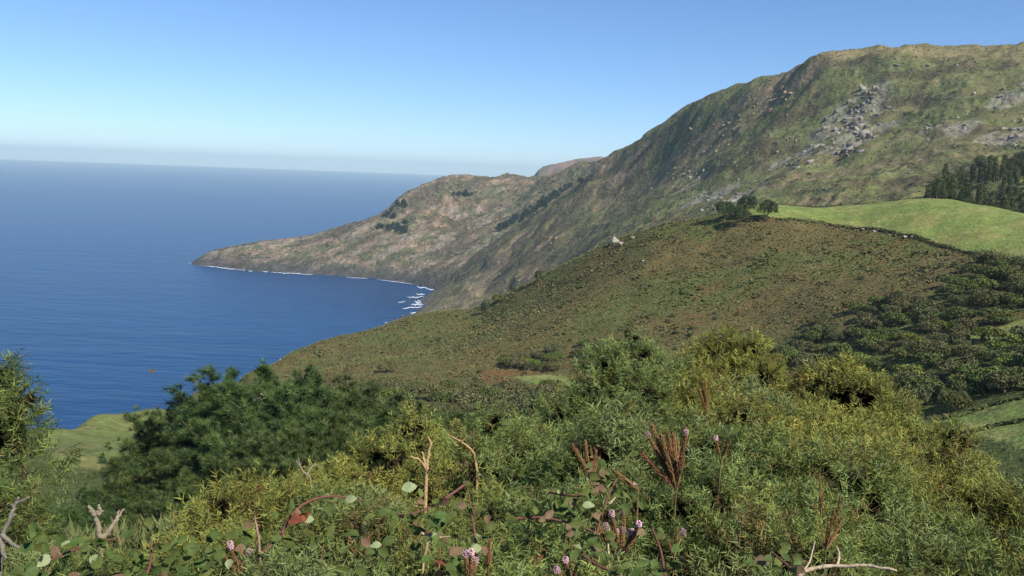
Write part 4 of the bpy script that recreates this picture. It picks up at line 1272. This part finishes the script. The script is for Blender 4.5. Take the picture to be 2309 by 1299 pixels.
def canopy_point(px, py):
    """where a photograph pixel meets the general level of the gorse"""
    dS = sky_d(px); zS = at(px, sky_y(px), dS)[2] - CAM_Z
    dd = np.linspace(1.65, dS, 80)
    zc = -0.83 + (zS + 0.83) * ((dd - 1.62) / (dS - 1.62)) ** 0.9
    zr = np.array([at(px, py, q)[2] - CAM_Z for q in dd])
    return at(px, py, float(dd[int(np.argmin(np.abs(zc - 0.03 - zr)))]) + 0.02)


for (px, py, rpx) in [(1272, 945, 34), (1556, 900, 36), (1800, 925, 40), (2062, 985, 40), (1230, 1030, 30), (1690, 975, 34), (1820, 1050, 30), (1600, 1100, 30), (825, 1090, 34), (615, 1135, 38), (1990, 1140, 34), (2160, 1110, 38), (1245, 1120, 30), (1705, 1150, 34), (1420, 980, 34),
                      (1330, 930, 26), (1900, 1000, 30), (2230, 1130, 38), (1010, 1075, 28), (1150, 1010, 30), (760, 1140, 30), (2080, 1200, 36), (1580, 1200, 36), (900, 1150, 34)]:
    p = canopy_point(px, py)
    CAVITY.append((p, rpx * math.hypot(p[0], p[1]) / F_PX))
blobs = []
for bi, (x0, x1, near, tint, label) in enumerate(BUSHES):
    step = 60 if not near else 84
    px = x0 + step / 2
    while px < x1:
        dS, yS = sky_d(px), sky_y(px)
        if near and px < 430:
            dS, yS = 2.6, 1222.0
        zS = at(px, yS, dS)[2] - CAM_Z
        zN = -0.83 + 0.05 * math.sin(px * 0.011)
        if not near and px < 430 and px > 110: zN = -0.90
        if near and px < 430: zN = -0.80
        dN = 1.62
        dM = dN + (dS - dN) * (0.50 if dS > 2.6 else 0.9)
        if not near:
            dd = dS
            while dd > dM:
                f = (dd - dN) / (dS - dN)
                zz = zN + (zS - zN) * f ** 0.9 - (0.0 if dd == dS else rg.uniform(-0.07, 0.15) + 0.12 * math.exp(-((dd - (dS - 0.6)) / 0.35) ** 2))
                rad = rg.uniform(0.15, 0.25) * (0.75 + 0.09 * dd)
                if dd == dS: rad = min(rad, 0.09 + 0.022 * dd)
                p = at(px + rg.normal(0, 8), 600, dd); blobs.append((bi, p[0], p[1], CAM_Z + zz - rad * 0.95 - 0.035, rad * 0.92))
                dd -= rad * 1.5
        else:
            dd = dM
            while dd > 1.25:
                f = max((dd - dN) / (dS - dN), -0.2)
                zz = zN + (zS - zN) * (f if f < 0 else f ** 0.9) - rg.uniform(-0.05, 0.14)
                rad = rg.uniform(0.13, 0.22) * (0.7 + 0.12 * dd)
                p = at(px + rg.normal(0, 16), 600, dd); blobs.append((bi, p[0], p[1], CAM_Z + zz - rad * 0.9, rad * 0.92))
                dd -= rad * 1.42
        px += step * rg.uniform(0.85, 1.15) * (3.4 / max(dS, 2.4) if not near else 1.0)
# hand-set humps that shape the outline
for (bi, px, py, d, rpx) in [(4, 1415, 752, 4.3, 14), (4, 1432, 768, 4.3, 20), (4, 1452, 800, 4.3, 30), (4, 1425, 850, 4.2, 40), (4, 1360, 880, 4.1, 46), (5, 1600, 790, 4.9, 34), (5, 1650, 790, 4.9, 44), (5, 1690, 800, 4.8, 42), (5, 1640, 860, 4.6, 50), (5, 1720, 850, 4.7, 44),
                             (6, 1860, 865, 4.9, 44), (6, 1905, 860, 4.9, 44), (6, 1965, 890, 4.8, 46), (6, 2020, 930, 4.7, 40), (2, 915, 975, 3.2, 42), (2, 890, 1030, 3.1, 44), (2, 945, 965, 3.25, 28), (0, -10, 880, 3.4, 60), (0, 8, 850, 3.4, 30), (0, 52, 905, 3.3, 18), (0, 72, 897, 3.3, 15),
                             (0, -10, 1000, 3.3, 70), (0, 35, 960, 3.3, 34), (0, -50, 1110, 3.1, 60), (1, 560, 1115, 2.8, 45), (1, 500, 1140, 2.7, 42), (3, 1110, 955, 3.6, 36), (7, 2150, 1010, 4.2, 50),
                             (10, 1522, 1150, 2.36, 48), (10, 1470, 1140, 2.4, 36), (10, 1560, 1150, 2.4, 36), (11, 1862, 1262, 2.1, 44), (11, 1850, 1180, 2.4, 34), (10, 1625, 1082, 2.55, 36), (2, 960, 1112, 2.74, 38), (2, 925, 1105, 2.75, 34), (3, 1080, 1058, 3.05, 36), (2, 704, 1112, 2.95, 34), (1, 660, 1125, 2.8, 34), (10, 1440, 1150, 2.2, 30)]:
    p = at(px, py, d); rad = rpx * d / F_PX
    blobs.append((bi, p[0], p[1], p[2], rad))
BL = np.array([b[1:] for b in blobs]); BI = np.array([b[0] for b in blobs])
print("blobs", len(BL))
cav = np.array([np.append(c, r) for c, r in CAVITY])
n_shoot = 0
for bi, (x0, x1, near, tints, label) in enumerate(BUSHES):
    ix = np.where(BI == bi)[0]
    c0 = BL[ix][:, :3].mean(0)
    base = np.array([c0[0], c0[1], hd(c0[0], c0[1])])
    e = thing("gorse_bush", label, "gorse", base)
    Ps, Ds, Ss, Ts, dark_core = [], [], [], [], MB()
    for b in ix:
        cx, cy, cz, rad = BL[b]
        d = math.hypot(cx, cy)
        n = int(860 * 2 * math.pi * rad * rad * (1.9 if d < 2.6 else 1.2))
        D = rand_dirs(n, -0.35)
        P = np.array([cx, cy, cz]) + D * rad * (1.0 - 0.3 * RNG.random((n, 1)) ** 1.6)
        near_b = np.where(np.hypot(BL[:, 0] - cx, BL[:, 1] - cy) < 0.8)[0]
        ok = np.ones(n, bool)
        for o in near_b:
            if o != b:
                ok &= ((P - BL[o, :3]) ** 2).sum(1) > (BL[o, 3] * 0.8) ** 2
        for c in cav:
            ok &= ((P - c[:3]) ** 2).sum(1) > c[3] ** 2
        P, D = P[ok], D[ok]; n = len(P)
        if not n: continue
        T = np.array(tints)[RNG.integers(0, len(tints), n)]
        patch = vnoise(P[:, 0] * 5, P[:, 1] * 5, P[:, 2] * 5, 7)
        T = T * (1 + 0.26 * patch[:, None]) * RNG.uniform(0.6, 1.4, (n, 1))
        brown = (RNG.random(n) < (0.05 if bi else 0.02) + 0.18 * sstep(0.35, 0.8, vnoise(P[:, 0] * 3.3, P[:, 1] * 3.3, P[:, 2] * 3.3, 9)))
        T[brown] = np.array([(0.23, 0.155, 0.055), (0.26, 0.20, 0.09), (0.15, 0.10, 0.045)])[RNG.integers(0, 3, brown.sum())]
        fresh = (vnoise(P[:, 0] * 2.6 + 9, P[:, 1] * 2.6, P[:, 2] * 2.6, 15) > 0.50) & (bi != 0) & ~brown & (D[:, 2] > 0.1)
        T[fresh] = np.array([0.170, 0.205, 0.072]) * RNG.uniform(0.8, 1.2, (fresh.sum(), 1))
        L = RNG.uniform(0.045, 0.085, n) * np.where(RNG.random(n) < 0.04, 1.3, 1.0) * (0.85 if d < 2.6 else 1.0) * (1 + 0.3 * fresh) * (0.85 + 0.08 * d)
        Ps.append(P - D * L[:, None] * 0.4); Ss.append(L); Ts.append(T)
        Ds.append(D * 0.8 + np.array([0, 0, 0.4]) + RNG.normal(0, 0.4, (n, 3)) + 0.3 * fresh[:, None] * np.array([0, 0, 1]))
        hole = cav[((cav[:, :3] - np.array([cx, cy, cz])) ** 2).sum(1) < (cav[:, 3] + rad * 0.7) ** 2]
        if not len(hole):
            # woody interior: ragged dark twig ball, added to block light leaking through
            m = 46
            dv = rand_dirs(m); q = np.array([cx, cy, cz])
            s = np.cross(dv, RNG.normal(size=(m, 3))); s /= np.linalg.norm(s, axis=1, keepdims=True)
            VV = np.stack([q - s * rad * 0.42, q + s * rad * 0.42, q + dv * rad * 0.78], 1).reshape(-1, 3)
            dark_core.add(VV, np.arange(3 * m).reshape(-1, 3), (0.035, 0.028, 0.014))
    P, D, S, T = np.concatenate(Ps), np.concatenate(Ds), np.concatenate(Ss), np.concatenate(Ts)
    n_shoot += len(P)
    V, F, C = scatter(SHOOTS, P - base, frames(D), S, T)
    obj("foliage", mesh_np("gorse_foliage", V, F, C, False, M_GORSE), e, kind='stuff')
    st = MB()
    for b in ix[:: 4]:
        q = BL[b, :3]; g = hd(q[0], q[1])
        w = q + RNG.normal(0, 0.06, 3); w[2] = (q[2] + g) / 2
        st.tube([np.array([q[0] * 0.98, q[1] * 0.98, g - 0.05]) - base, w - base, q - base], [0.014, 0.011, 0.006], 5, (0.075, 0.055, 0.032))
    obj("stem", st.mesh("gorse_stem", M_TWIG, True), e)
    for k in range(len(dark_core.V)):
        dark_core.V[k] = dark_core.V[k] - base
    if dark_core.V:
        obj("dark_twig_fill", dark_core.mesh("gorse_dark_twig_fill", M_TWIG), e, kind='stuff')
print("shoots", n_shoot, time.time() - T0)


# ================================================================== BRAMBLE
M_BRAMBLE = mat("bramble_leaf", (0.074, 0.102, 0.026), rough=0.6, vary=0.5, spec=0.12, translucent=0.15, noise=[(60, 0.75, 1.2, 3)])
M_BRAMBLE_PALE = mat("bramble_leaf_underside", (0.20, 0.225, 0.11), rough=0.7, vary=0.3, noise=[(60, 0.8, 1.15, 3)])
M_BRAMBLE_RED = mat("bramble_leaf_red", (0.21, 0.075, 0.032), rough=0.5, vary=0.5, translucent=0.15, noise=[(60, 0.7, 1.2, 3)])
M_BRAMBLE_BROWN = mat("bramble_leaf_dead", (0.13, 0.085, 0.045), rough=0.75, vary=0.3, noise=[(60, 0.7, 1.2, 3)])


def leaf_mesh(name, seed, m):
    """toothed oval leaflet, unit length along +Y, folded along the midrib and drooping at the tip"""
    r = np.random.default_rng(seed)
    n = 13
    t = np.linspace(0, 1, n)
    w = 0.36 * np.sin(np.pi * np.clip(t ** 0.85 * 0.96 + 0.03, 0, 1)) ** 0.85
    mid = np.stack([0 * t, t, -0.22 * t ** 2], -1)
    z = mid[:, 2] + w * 0.35 + r.normal(0, 0.015, n)
    tooth = np.where(np.arange(n) % 2 == 0, 1.12, 0.86)
    Lf = np.stack([-w * tooth, t + 0.03 * tooth, z], -1); Rt = np.stack([w * tooth, t + 0.03 * tooth, z + r.normal(0, 0.01, n)], -1)
    V = np.concatenate([mid, Lf, Rt]); i = np.arange(n - 1)
    F = np.concatenate([np.stack([i, i + 1, i + 1 + n, i + n], -1), np.stack([i, i + 2 * n, i + 1 + 2 * n, i + 1], -1)])
    return mesh_np(name, V, F, None, True, m)


LEAVES = [leaf_mesh("bramble_leaf", 900 + k, M_BRAMBLE) for k in range(4)]
LEAF_PALE, LEAF_RED, LEAF_BROWN = leaf_mesh("bramble_leaf", 910, M_BRAMBLE_PALE), leaf_mesh("bramble_leaf", 911, M_BRAMBLE_RED), leaf_mesh("bramble_leaf", 912, M_BRAMBLE_BROWN)


def euler_from(y_dir, z_dir):
    y = Vector(y_dir).normalized(); z = Vector(z_dir); z = (z - y * z.dot(y)).normalized(); x = y.cross(z)
    return Matrix((x, y, z)).transposed().to_euler()


def add_leaf(e, base, p, y_dir, size, mesh=None):
    o = obj("leaf", mesh or LEAVES[RNG.integers(4)], e, p - base, None, size)
    up = np.array([0.25, -0.55, 0.8]) + RNG.normal(0, 0.6, 3)
    o.rotation_euler = euler_from(y_dir, up)


def smooth_line(P, n=14):
    P = np.array(P, float); t = np.linspace(0, 1, len(P)); q = np.linspace(0, 1, n)
    out = np.stack([np.interp(q, t, P[:, k]) for k in range(3)], -1)
    for _ in range(2):
        out[1:-1] = (out[:-2] + 2 * out[1:-1] + out[2:]) / 4
    return out


def bramble(label, canes, extra, leaf_n, leaf_size, seed, pale=0.05, red=0.012, brown=0.10):
    leaf_size *= 0.6
    """canes: lists of (px, py, d); extra: leaf clusters (px, py, d, count, spread px)"""
    r = np.random.default_rng(seed)
    first = at(*canes[0][0]); base = np.array([first[0], first[1], hd(first[0], first[1])])
    e = thing("bramble", label, "bramble", base)

    def pick():
        u = r.random()
        return LEAF_PALE if u < pale else LEAF_RED if u < pale + red else LEAF_BROWN if u < pale + red + brown else None
    for c in canes:
        L = smooth_line([at(*q) for q in c])
        if c[0][1] > 1280:
            root = L[0].copy(); root[2] = hd(root[0], root[1]); L = np.vstack([root, L])
        mb = MB(); mb.tube(L - base, np.linspace(0.0036, 0.0018, len(L)), 6, (0.13, 0.055, 0.04))
        obj("cane", mb.mesh("bramble_cane", M_DEAD, True), e)
        for k in range(leaf_n):
            j = r.integers(2, len(L)); s = r.normal(0, 1, 3); s[2] = abs(s[2]) * 0.5 + 0.1; s /= np.linalg.norm(s)
            for q in (-0.9, 0, 0.9):
                ca, sa = math.cos(q), math.sin(q)
                yd = np.array([s[0] * ca - s[1] * sa, s[0] * sa + s[1] * ca, s[2]])
                add_leaf(e, base, L[j] + s * 0.02, yd, leaf_size * r.uniform(0.7, 1.15), pick())
    for (px, py, d, n, sp) in extra:
        for k in range(n):
            p = at(px + r.normal(0, sp), py + r.normal(0, sp * 0.7), d + r.normal(0.02, 0.06))
            a = r.uniform(0, 6.28)
            add_leaf(e, base, p, np.array([math.cos(a), -0.3 + 0.5 * math.sin(a), 0.35 * math.sin(a)]), leaf_size * r.uniform(0.75, 1.25), pick())
    return e


bramble("bramble with an upright dark cane and large green leaves amid the gorse", [[(1072, 1299, 1.75), (1075, 1230, 1.8), (1062, 1150, 1.85), (1052, 1085, 1.9)], [(1052, 1090, 1.9), (1010, 1120, 1.85), (960, 1150, 1.8), (905, 1165, 1.78)], [(900, 1160, 1.8), (960, 1200, 1.75), (1010, 1225, 1.72)]],
        [(1020, 1165, 1.78, 6, 22), (960, 1175, 1.78, 6, 22), (1030, 1255, 1.7, 8, 30), (930, 1135, 1.85, 5, 25), (1090, 1180, 1.8, 3, 16), (990, 1270, 1.65, 7, 28)], 4, 0.040, 1)
bramble("bramble with dark green leaves tangled through the brown heather spikes", [[(1330, 1290, 1.8), (1345, 1200, 1.85), (1370, 1120, 1.9), (1390, 1080, 1.95)], [(1160, 1170, 1.9), (1220, 1165, 1.9), (1290, 1180, 1.88), (1340, 1200, 1.85)], [(1240, 1110, 2.0), (1300, 1120, 1.95), (1360, 1110, 1.95)]],
        [(1350, 1055, 2.1, 6, 20), (1385, 1115, 1.95, 8, 20), (1320, 1130, 1.95, 7, 26), (1330, 1180, 1.88, 7, 30), (1430, 1140, 1.95, 4, 18), (1270, 1130, 1.95, 6, 26), (1300, 1220, 1.8, 8, 30), (1230, 1160, 1.9, 4, 20)], 3, 0.040, 2, 0.05, 0.01, 0.16)
bramble("low bramble with rounded glossy leaves at the foot of the pink heather", [[(1500, 1299, 1.7), (1490, 1240, 1.78), (1470, 1190, 1.85)], [(1400, 1299, 1.65), (1340, 1270, 1.68), (1310, 1250, 1.7)]],
        [(1320, 1265, 1.68, 9, 20), (1420, 1265, 1.68, 7, 20), (1480, 1205, 1.85, 4, 14), (1480, 1270, 1.72, 8, 28), (1350, 1250, 1.7, 5, 20), (1530, 1235, 1.75, 3, 14)], 2, 0.038, 3, 0.08)
bramble("bramble with red and brown leaves hung on an arching cane above the gorse", [[(635, 1205, 1.95), (652, 1165, 2.0), (682, 1135, 2.05), (722, 1120, 2.08), (770, 1117, 2.1), (822, 1130, 2.1)], [(585, 1250, 1.9), (610, 1230, 1.92), (640, 1205, 1.95)]],
        [(560, 1200, 1.95, 6, 34), (700, 1235, 1.85, 9, 40), (620, 1255, 1.8, 8, 36), (770, 1210, 1.85, 8, 40), (840, 1190, 1.85, 6, 30), (690, 1170, 1.95, 5, 26), (780, 1270, 1.72, 9, 40), (870, 1250, 1.75, 7, 34)], 0, 0.038, 4, 0.09)
bramble("low shaded bramble thicket round the pale forked stump", [[(60, 1299, 1.75), (110, 1262, 1.8), (180, 1235, 1.85), (262, 1213, 1.9)], [(330, 1299, 1.75), (342, 1260, 1.8), (340, 1215, 1.85)]],
        [(120, 1225, 1.9, 10, 36), (200, 1250, 1.82, 10, 40), (300, 1240, 1.85, 10, 40), (400, 1250, 1.82, 12, 46), (480, 1230, 1.88, 10, 40), (80, 1280, 1.72, 10, 40), (260, 1285, 1.7, 10, 44), (380, 1290, 1.68, 8, 40), (180, 1215, 1.95, 6, 30), (480, 1285, 1.7, 8, 40), (20, 1260, 1.8, 6, 30)], 3, 0.040, 5, 0.06, 0.005)
bramble("dark bramble sprig showing at the foot of the blue-green gorse", [[(1800, 1299, 1.75), (1770, 1270, 1.78), (1740, 1245, 1.8)]], [(1760, 1245, 1.8, 8, 22), (1720, 1265, 1.76, 5, 18)], 1, 0.040, 6, 0.03)
# red leaf on the arching cane
for (px, py, d, s) in ((650, 1178, 1.96, 0.045), (672, 1168, 1.98, 0.03)):
    par = [o for o in bpy.data.objects if o.get('label', '').startswith("bramble with red")][0]
    add_leaf(par, np.array(par.location), at(px, py, d), np.array([0.6, -0.2, 0.3]), s, LEAF_RED)
par = [o for o in bpy.data.objects if o.get('label', '').startswith("bramble with an upright")][0]
add_leaf(par, np.array(par.location), at(905, 1103, 2.0), np.array([1.0, 0.1, 0.25]), 0.036, LEAF_PALE)

# ================================================================== HEATHER SPIKES
M_SPIKE = mat("heather_spike", attr='Col', rough=0.85, vary=0.35, spec=0.1)


def spike_mesh(name, seed, col, dens=1.0, flower=False):
    """dried heather inflorescence of unit length: a stalk packed with small bell florets"""
    r = np.random.default_rng(seed); mb = MB()
    if not flower:
        mb.tube([(0, 0, 0), (0.01, 0, 0.5), (0, 0, 1)], [0.022, 0.02, 0.012], 5, np.array(col) * 0.6)
    n = int((210 if not flower else 46) * dens)
    for k in range(n):
        t = (k + r.random()) / n; a = k * 2.399 + r.normal(0, .3)
        R = (0.075 * (1 - 0.45 * t) if not flower else 0.10) * r.uniform(0.75, 1.2)
        c = np.array([math.cos(a) * R, math.sin(a) * R, t]); dv = np.array([math.cos(a), math.sin(a), 0.5])
        s = r.uniform(0.018, 0.031) if not flower else 0.05
        u = np.cross(dv, [0, 0, 1]); u /= np.linalg.norm(u); w = np.cross(u, dv)
        V = np.array([c - dv * s * 0.8, c + u * s, c + w * s, c - u * s, c - w * s, c + dv * s])
        mb.add(V, [[0, 1, 2], [0, 2, 3], [0, 3, 4], [0, 4, 1], [5, 2, 1], [5, 3, 2], [5, 4, 3], [5, 1, 4]], np.array(col) * r.uniform(0.65, 1.35))
    return mb.mesh(name, M_SPIKE)


BROWN = (0.22, 0.118, 0.052); RUST = (0.23, 0.135, 0.045); PINK = (0.42, 0.26, 0.28)
SPIKES = [spike_mesh("spike", 950 + k, BROWN, 1.0) for k in range(3)]
SPIKES_THIN = [spike_mesh("spike", 960 + k, RUST, 0.6) for k in range(2)]
FLOWER = spike_mesh("flower", 970, PINK, 1.0, True)


def sprig(label, base_px, tips, d, thick=1.0, meshes=SPIKES, flower=0.5, spike_px=90, seed=0):
    r = np.random.default_rng(seed + 5)
    b = at(*base_px, d); g = np.array([b[0], b[1], hd(b[0], b[1])])
    e = thing("heather_sprig", label, "heather", g)
    mb = MB()
    for (px, py) in tips:
        t = at(px, py, d + r.normal(0, 0.04))
        vec = t - b; Lm = np.linalg.norm(vec); sl = min(spike_px * d / F_PX, Lm * 0.85); u = vec / Lm
        mb.tube([b - g - np.array([0, 0, 0.25]), b - g, (b + t) / 2 - g + r.normal(0, 0.004, 3), t - u * sl * 0.5 - g], [0.0022, 0.002, 0.0018, 0.0012], 5, (0.19, 0.115, 0.05))
        o = obj("spike", meshes[r.integers(len(meshes))], e, t - u * sl - g, None, (sl * thick * 0.72, sl * thick * 0.72, sl))
        o.rotation_euler = Vector(u).to_track_quat('Z', 'Y').to_euler()
        if r.random() < flower * 0.7:
            f = obj("flower", FLOWER, e, t - u * 0.006 - g, None, (0.05, 0.05, 0.010 + 0.008 * r.random()))
            f.rotation_euler = o.rotation_euler
    obj("stem", mb.mesh("heather_stem", M_DEAD, True), e)


sprig("large fan of brown heather spikes with pale pink tips", (1525, 1105), [(1468, 955), (1462, 983), (1490, 980), (1497, 1002), (1505, 972), (1519, 977), (1528, 990), (1547, 974), (1447, 1022), (1540, 1028), (1512, 1010), (1480, 1010)], 2.3, 1.0, flower=0.3, spike_px=95, seed=1)
sprig("tuft of thin rusty stems beside the small dark gap in the gorse", (1594, 935), [(1569, 862), (1580, 852), (1590, 860), (1600, 850), (1575, 875)], 3.3, 0.8, SPIKES_THIN, 0, 65, 2)
sprig("pair of short brown heather spikes uphill of the large fan", (1625, 1045), [(1641, 1002), (1614, 988)], 2.5, 1.2, flower=0.5, spike_px=45, seed=3)
sprig("two brown heather spikes bent sideways with a pink tip", (1440, 1105), [(1386, 1062), (1396, 1078), (1430, 1095)], 2.15, 1.3, flower=0.6, spike_px=60, seed=4)
sprig("cluster of brown heather with several pink flower heads among bramble leaves", (1400, 1275), [(1380, 1160), (1408, 1155), (1368, 1190), (1348, 1185), (1440, 1182), (1425, 1200), (1390, 1200), (1405, 1195)], 1.9, 1.3, flower=0.55, spike_px=70, seed=5)
sprig("single upright heather spike with a bright pink flower head", (1101, 1285), [(1104, 1216)], 1.75, 1.5, flower=1.0, spike_px=60, seed=6)
sprig("short heather with a broad pink flower head beside the dark bramble cane", (1060, 1320), [(1050, 1250), (1062, 1245), (1072, 1262)], 1.68, 1.5, flower=1.0, spike_px=60, seed=7)
sprig("two leaning brown heather spikes without flowers", (1180, 1320), [(1228, 1240), (1203, 1255)], 1.7, 1.4, flower=0.2, spike_px=80, seed=8)
sprig("thin upright rusty stalk standing out of the blue-green gorse", (1852, 1150), [(1848, 1066), (1856, 1110)], 2.3, 0.9, SPIKES_THIN, 0, 60, 9)
sprig("sheaf of thin orange stems leaning over the blue-green gorse", (1862, 1240), [(1897, 1122), (1880, 1150), (1868, 1165), (1905, 1165), (1850, 1180), (1890, 1185)], 2.05, 0.7, SPIKES_THIN, 0, 95, 10)
sprig("rusty heather tuft among pale bramble leaves", (540, 1299), [(520, 1232), (545, 1238), (562, 1245), (505, 1250), (530, 1255)], 1.8, 1.4, flower=0.3, spike_px=45, seed=11)
sprig("small brown heather sprig with one white-pink tip", (990, 1275), [(992, 1212)], 1.8, 1.3, flower=1.0, spike_px=45, seed=12)
sprig("brown heather clump in the shade above the bramble leaves", (1330, 1085), [(1290, 1000), (1300, 1012), (1320, 992), (1345, 1015), (1310, 1035), (1335, 1040), (1352, 1030)], 2.35, 1.3, flower=0.05, spike_px=50, seed=13)
sprig("heather sprig with pink flowers at the edge of the green gorse", (1520, 1255), [(1527, 1188), (1505, 1215), (1540, 1200)], 1.9, 1.3, flower=1.0, spike_px=35, seed=14)
sprig("short brown heather spikes at the very foot of the large gorse", (1290, 1330), [(1275, 1262), (1300, 1275), (1255, 1285)], 1.65, 1.4, flower=0.3, spike_px=55, seed=15)

# ================================================================== DEAD WOOD
def deadwood(label, lines, col, seed=0):
    """lines: list of (points as (px,py,d), base radius m); the first is the main stem, the rest are twigs"""
    r = np.random.default_rng(seed + 3)
    b = at(*lines[0][0][0]); g = np.array([b[0], b[1], hd(b[0], b[1])])
    e = thing("dead_branch", label, "branch", g)
    for k, (P, rad) in enumerate(lines):
        Q = [at(*q) for q in P]
        if k == 0:
            Q = [np.array([Q[0][0], Q[0][1], g[2]])] + Q
        L = smooth_line(Q, 6 + 2 * len(Q)); L[1:-1] += r.normal(0, rad * 0.16, (len(L) - 2, 3))
        mb = MB(); mb.tube(L - g, np.linspace(rad, rad * 0.4, len(L)) * r.uniform(0.94, 1.06, len(L)), 7, np.array(col) * r.uniform(0.9, 1.1))
        obj("stem" if k == 0 else "twig", mb.mesh("dead_branch_wood", M_DEAD, True), e)


TAN = (0.36, 0.25, 0.12); PALE = (0.215, 0.18, 0.12); GREYW = (0.165, 0.145, 0.11)
deadwood("bare tan dead twig forking upward beside the yellowish gorse hump", [([(960, 1080, 2.7), (962, 1048, 2.7), (968, 1012, 2.7), (972, 998, 2.7), (965, 984, 2.7)], 0.0075), ([(960, 1058, 2.7), (947, 1036, 2.68), (925, 1029, 2.66)], 0.005), ([(960, 1050, 2.7), (954, 1030, 2.7), (951, 1018, 2.7)], 0.006), ([(962, 1070, 2.7), (974, 1052, 2.68)], 0.004), ([(970, 1005, 2.7), (978, 994, 2.7)], 0.003)], TAN, 1)
deadwood("rusty dead twig lying bent over the grey-green gorse", [([(1080, 1025, 3.0), (1050, 1003, 3.0), (1030, 990, 3.02), (1012, 982, 3.04)], 0.006), ([(1040, 996, 3.0), (1052, 986, 3.0)], 0.003)], (0.36, 0.22, 0.10), 2)
deadwood("thin grey dead twig above the rounded gorse mound", [([(706, 1085, 2.9), (692, 1070, 2.9), (677, 1057, 2.9), (673, 1032, 2.9)], 0.005), ([(692, 1070, 2.9), (702, 1052, 2.9), (716, 1047, 2.9)], 0.0045), ([(676, 1050, 2.9), (668, 1038, 2.9)], 0.003)], PALE, 3)
deadwood("pale forked dead stump standing over the shaded bramble", [([(231, 1232, 2.05), (225, 1195, 2.05), (217, 1165, 2.05), (214, 1158, 2.05)], 0.009), ([(214, 1162, 2.05), (206, 1150, 2.05), (199, 1141, 2.05)], 0.0065), ([(216, 1162, 2.05), (226, 1150, 2.05), (222, 1138, 2.05)], 0.006), ([(219, 1160, 2.05), (232, 1152, 2.05)], 0.006), ([(230, 1215, 2.05), (246, 1196, 2.05), (261, 1172, 2.05), (280, 1148, 2.05)], 0.0065), ([(263, 1170, 2.05), (268, 1150, 2.05)], 0.004)], PALE, 4)
deadwood("twisted grey dead branch below the tall dark gorse", [([(-10, 1235, 1.95), (10, 1195, 1.95), (24, 1170, 1.95), (30, 1145, 1.95), (38, 1134, 1.95), (66, 1120, 1.94)], 0.006), ([(30, 1145, 1.95), (26, 1136, 1.95)], 0.005), ([(38, 1134, 1.95), (42, 1120, 1.95)], 0.005), ([(5, 1205, 1.95), (25, 1225, 1.92), (38, 1235, 1.9), (54, 1231, 1.9)], 0.005), ([(22, 1165, 1.95), (34, 1160, 1.95)], 0.004), ([(2, 1215, 1.95), (5, 1245, 1.92), (15, 1260, 1.9)], 0.006)], GREYW, 5)
deadwood("long pale dead stem curving low across the blue-green gorse", [([(1765, 1305, 1.8), (1830, 1282, 1.84), (1900, 1274, 1.86), (1960, 1275, 1.86), (2022, 1287, 1.85)], 0.006), ([(1888, 1276, 1.86), (1893, 1250, 1.88), (1886, 1232, 1.9)], 0.0035), ([(1810, 1290, 1.83), (1826, 1265, 1.85), (1838, 1220, 1.9)], 0.0025)], (0.40, 0.32, 0.22), 6)
deadwood("slim reddish stalk rising from the shaded bramble", [([(588, 1225, 1.95), (580, 1195, 1.97), (574, 1165, 2.0)], 0.004)], (0.25, 0.14, 0.11), 7)
deadwood("broken straw-coloured stem caught in the brown heather", [([(1375, 1290, 1.82), (1372, 1230, 1.86), (1374, 1190, 1.9)], 0.0035), ([(1374, 1135, 1.9), (1388, 1122, 1.9)], 0.004)], (0.45, 0.36, 0.2), 8)
deadwood("pale dry stick lying on the dark bramble leaves", [([(950, 1220, 1.85), (985, 1212, 1.84), (1015, 1210, 1.83)], 0.004), ([(925, 1195, 1.86), (960, 1205, 1.85), (985, 1215, 1.84)], 0.003)], (0.42, 0.31, 0.18), 9)

# ================================================================== BUTTERFLY
def butterfly():
    p = at(342, 836, 3.0)
    e = thing("butterfly", "small orange butterfly in flight in front of the blue sea", "butterfly", p)
    mo = mat("orange_wing", (0.32, 0.18, 0.06), rough=0.7, noise=[(300, 0.6, 1.2, 3)], translucent=0.3); md = mat("dark_body", (0.05, 0.035, 0.025), rough=0.8)
    mb = MB(); mb.tube([(0, 0, -0.008), (0, 0.001, 0), (0, 0, 0.009)], [0.0012, 0.0018, 0.001], 6); obj("body", mb.mesh("butterfly_body", md, True), e)
    for s in (-1, 1):
        for (pts_) in ([(0, 0, 0.002), (s * 0.006, -0.004, 0.011), (s * 0.0135, -0.007, 0.010), (s * 0.011, -0.006, 0.002), (s * 0.004, -0.002, -0.001)], [(0, 0, -0.001), (s * 0.009, -0.005, 0.0), (s * 0.010, -0.006, -0.007), (s * 0.004, -0.003, -0.009)]):
            V = np.array(pts_); V2 = np.concatenate([V, V + np.array([0, 0.0003, 0])]); n = len(V)
            F = [[0, k, k + 1] for k in range(1, n - 1)] + [[n, n + k + 1, n + k] for k in range(1, n - 1)]
            obj("wing", mesh_np("butterfly_wing", V2, np.array(F), material=mo), e)
    e.rotation_euler = (0.2, 0.5, 0.3); e.scale = (0.65,) * 3


butterfly()
print("total", time.time() - T0)
print('tris', sum(sum(len(p.vertices) - 2 for p in m.polygons) for m in bpy.data.meshes if len(m.polygons) < 5000) + sum(2 * len(m.polygons) if len(m.polygons[0].vertices) == 4 else len(m.polygons) for m in bpy.data.meshes if len(m.polygons) >= 5000))
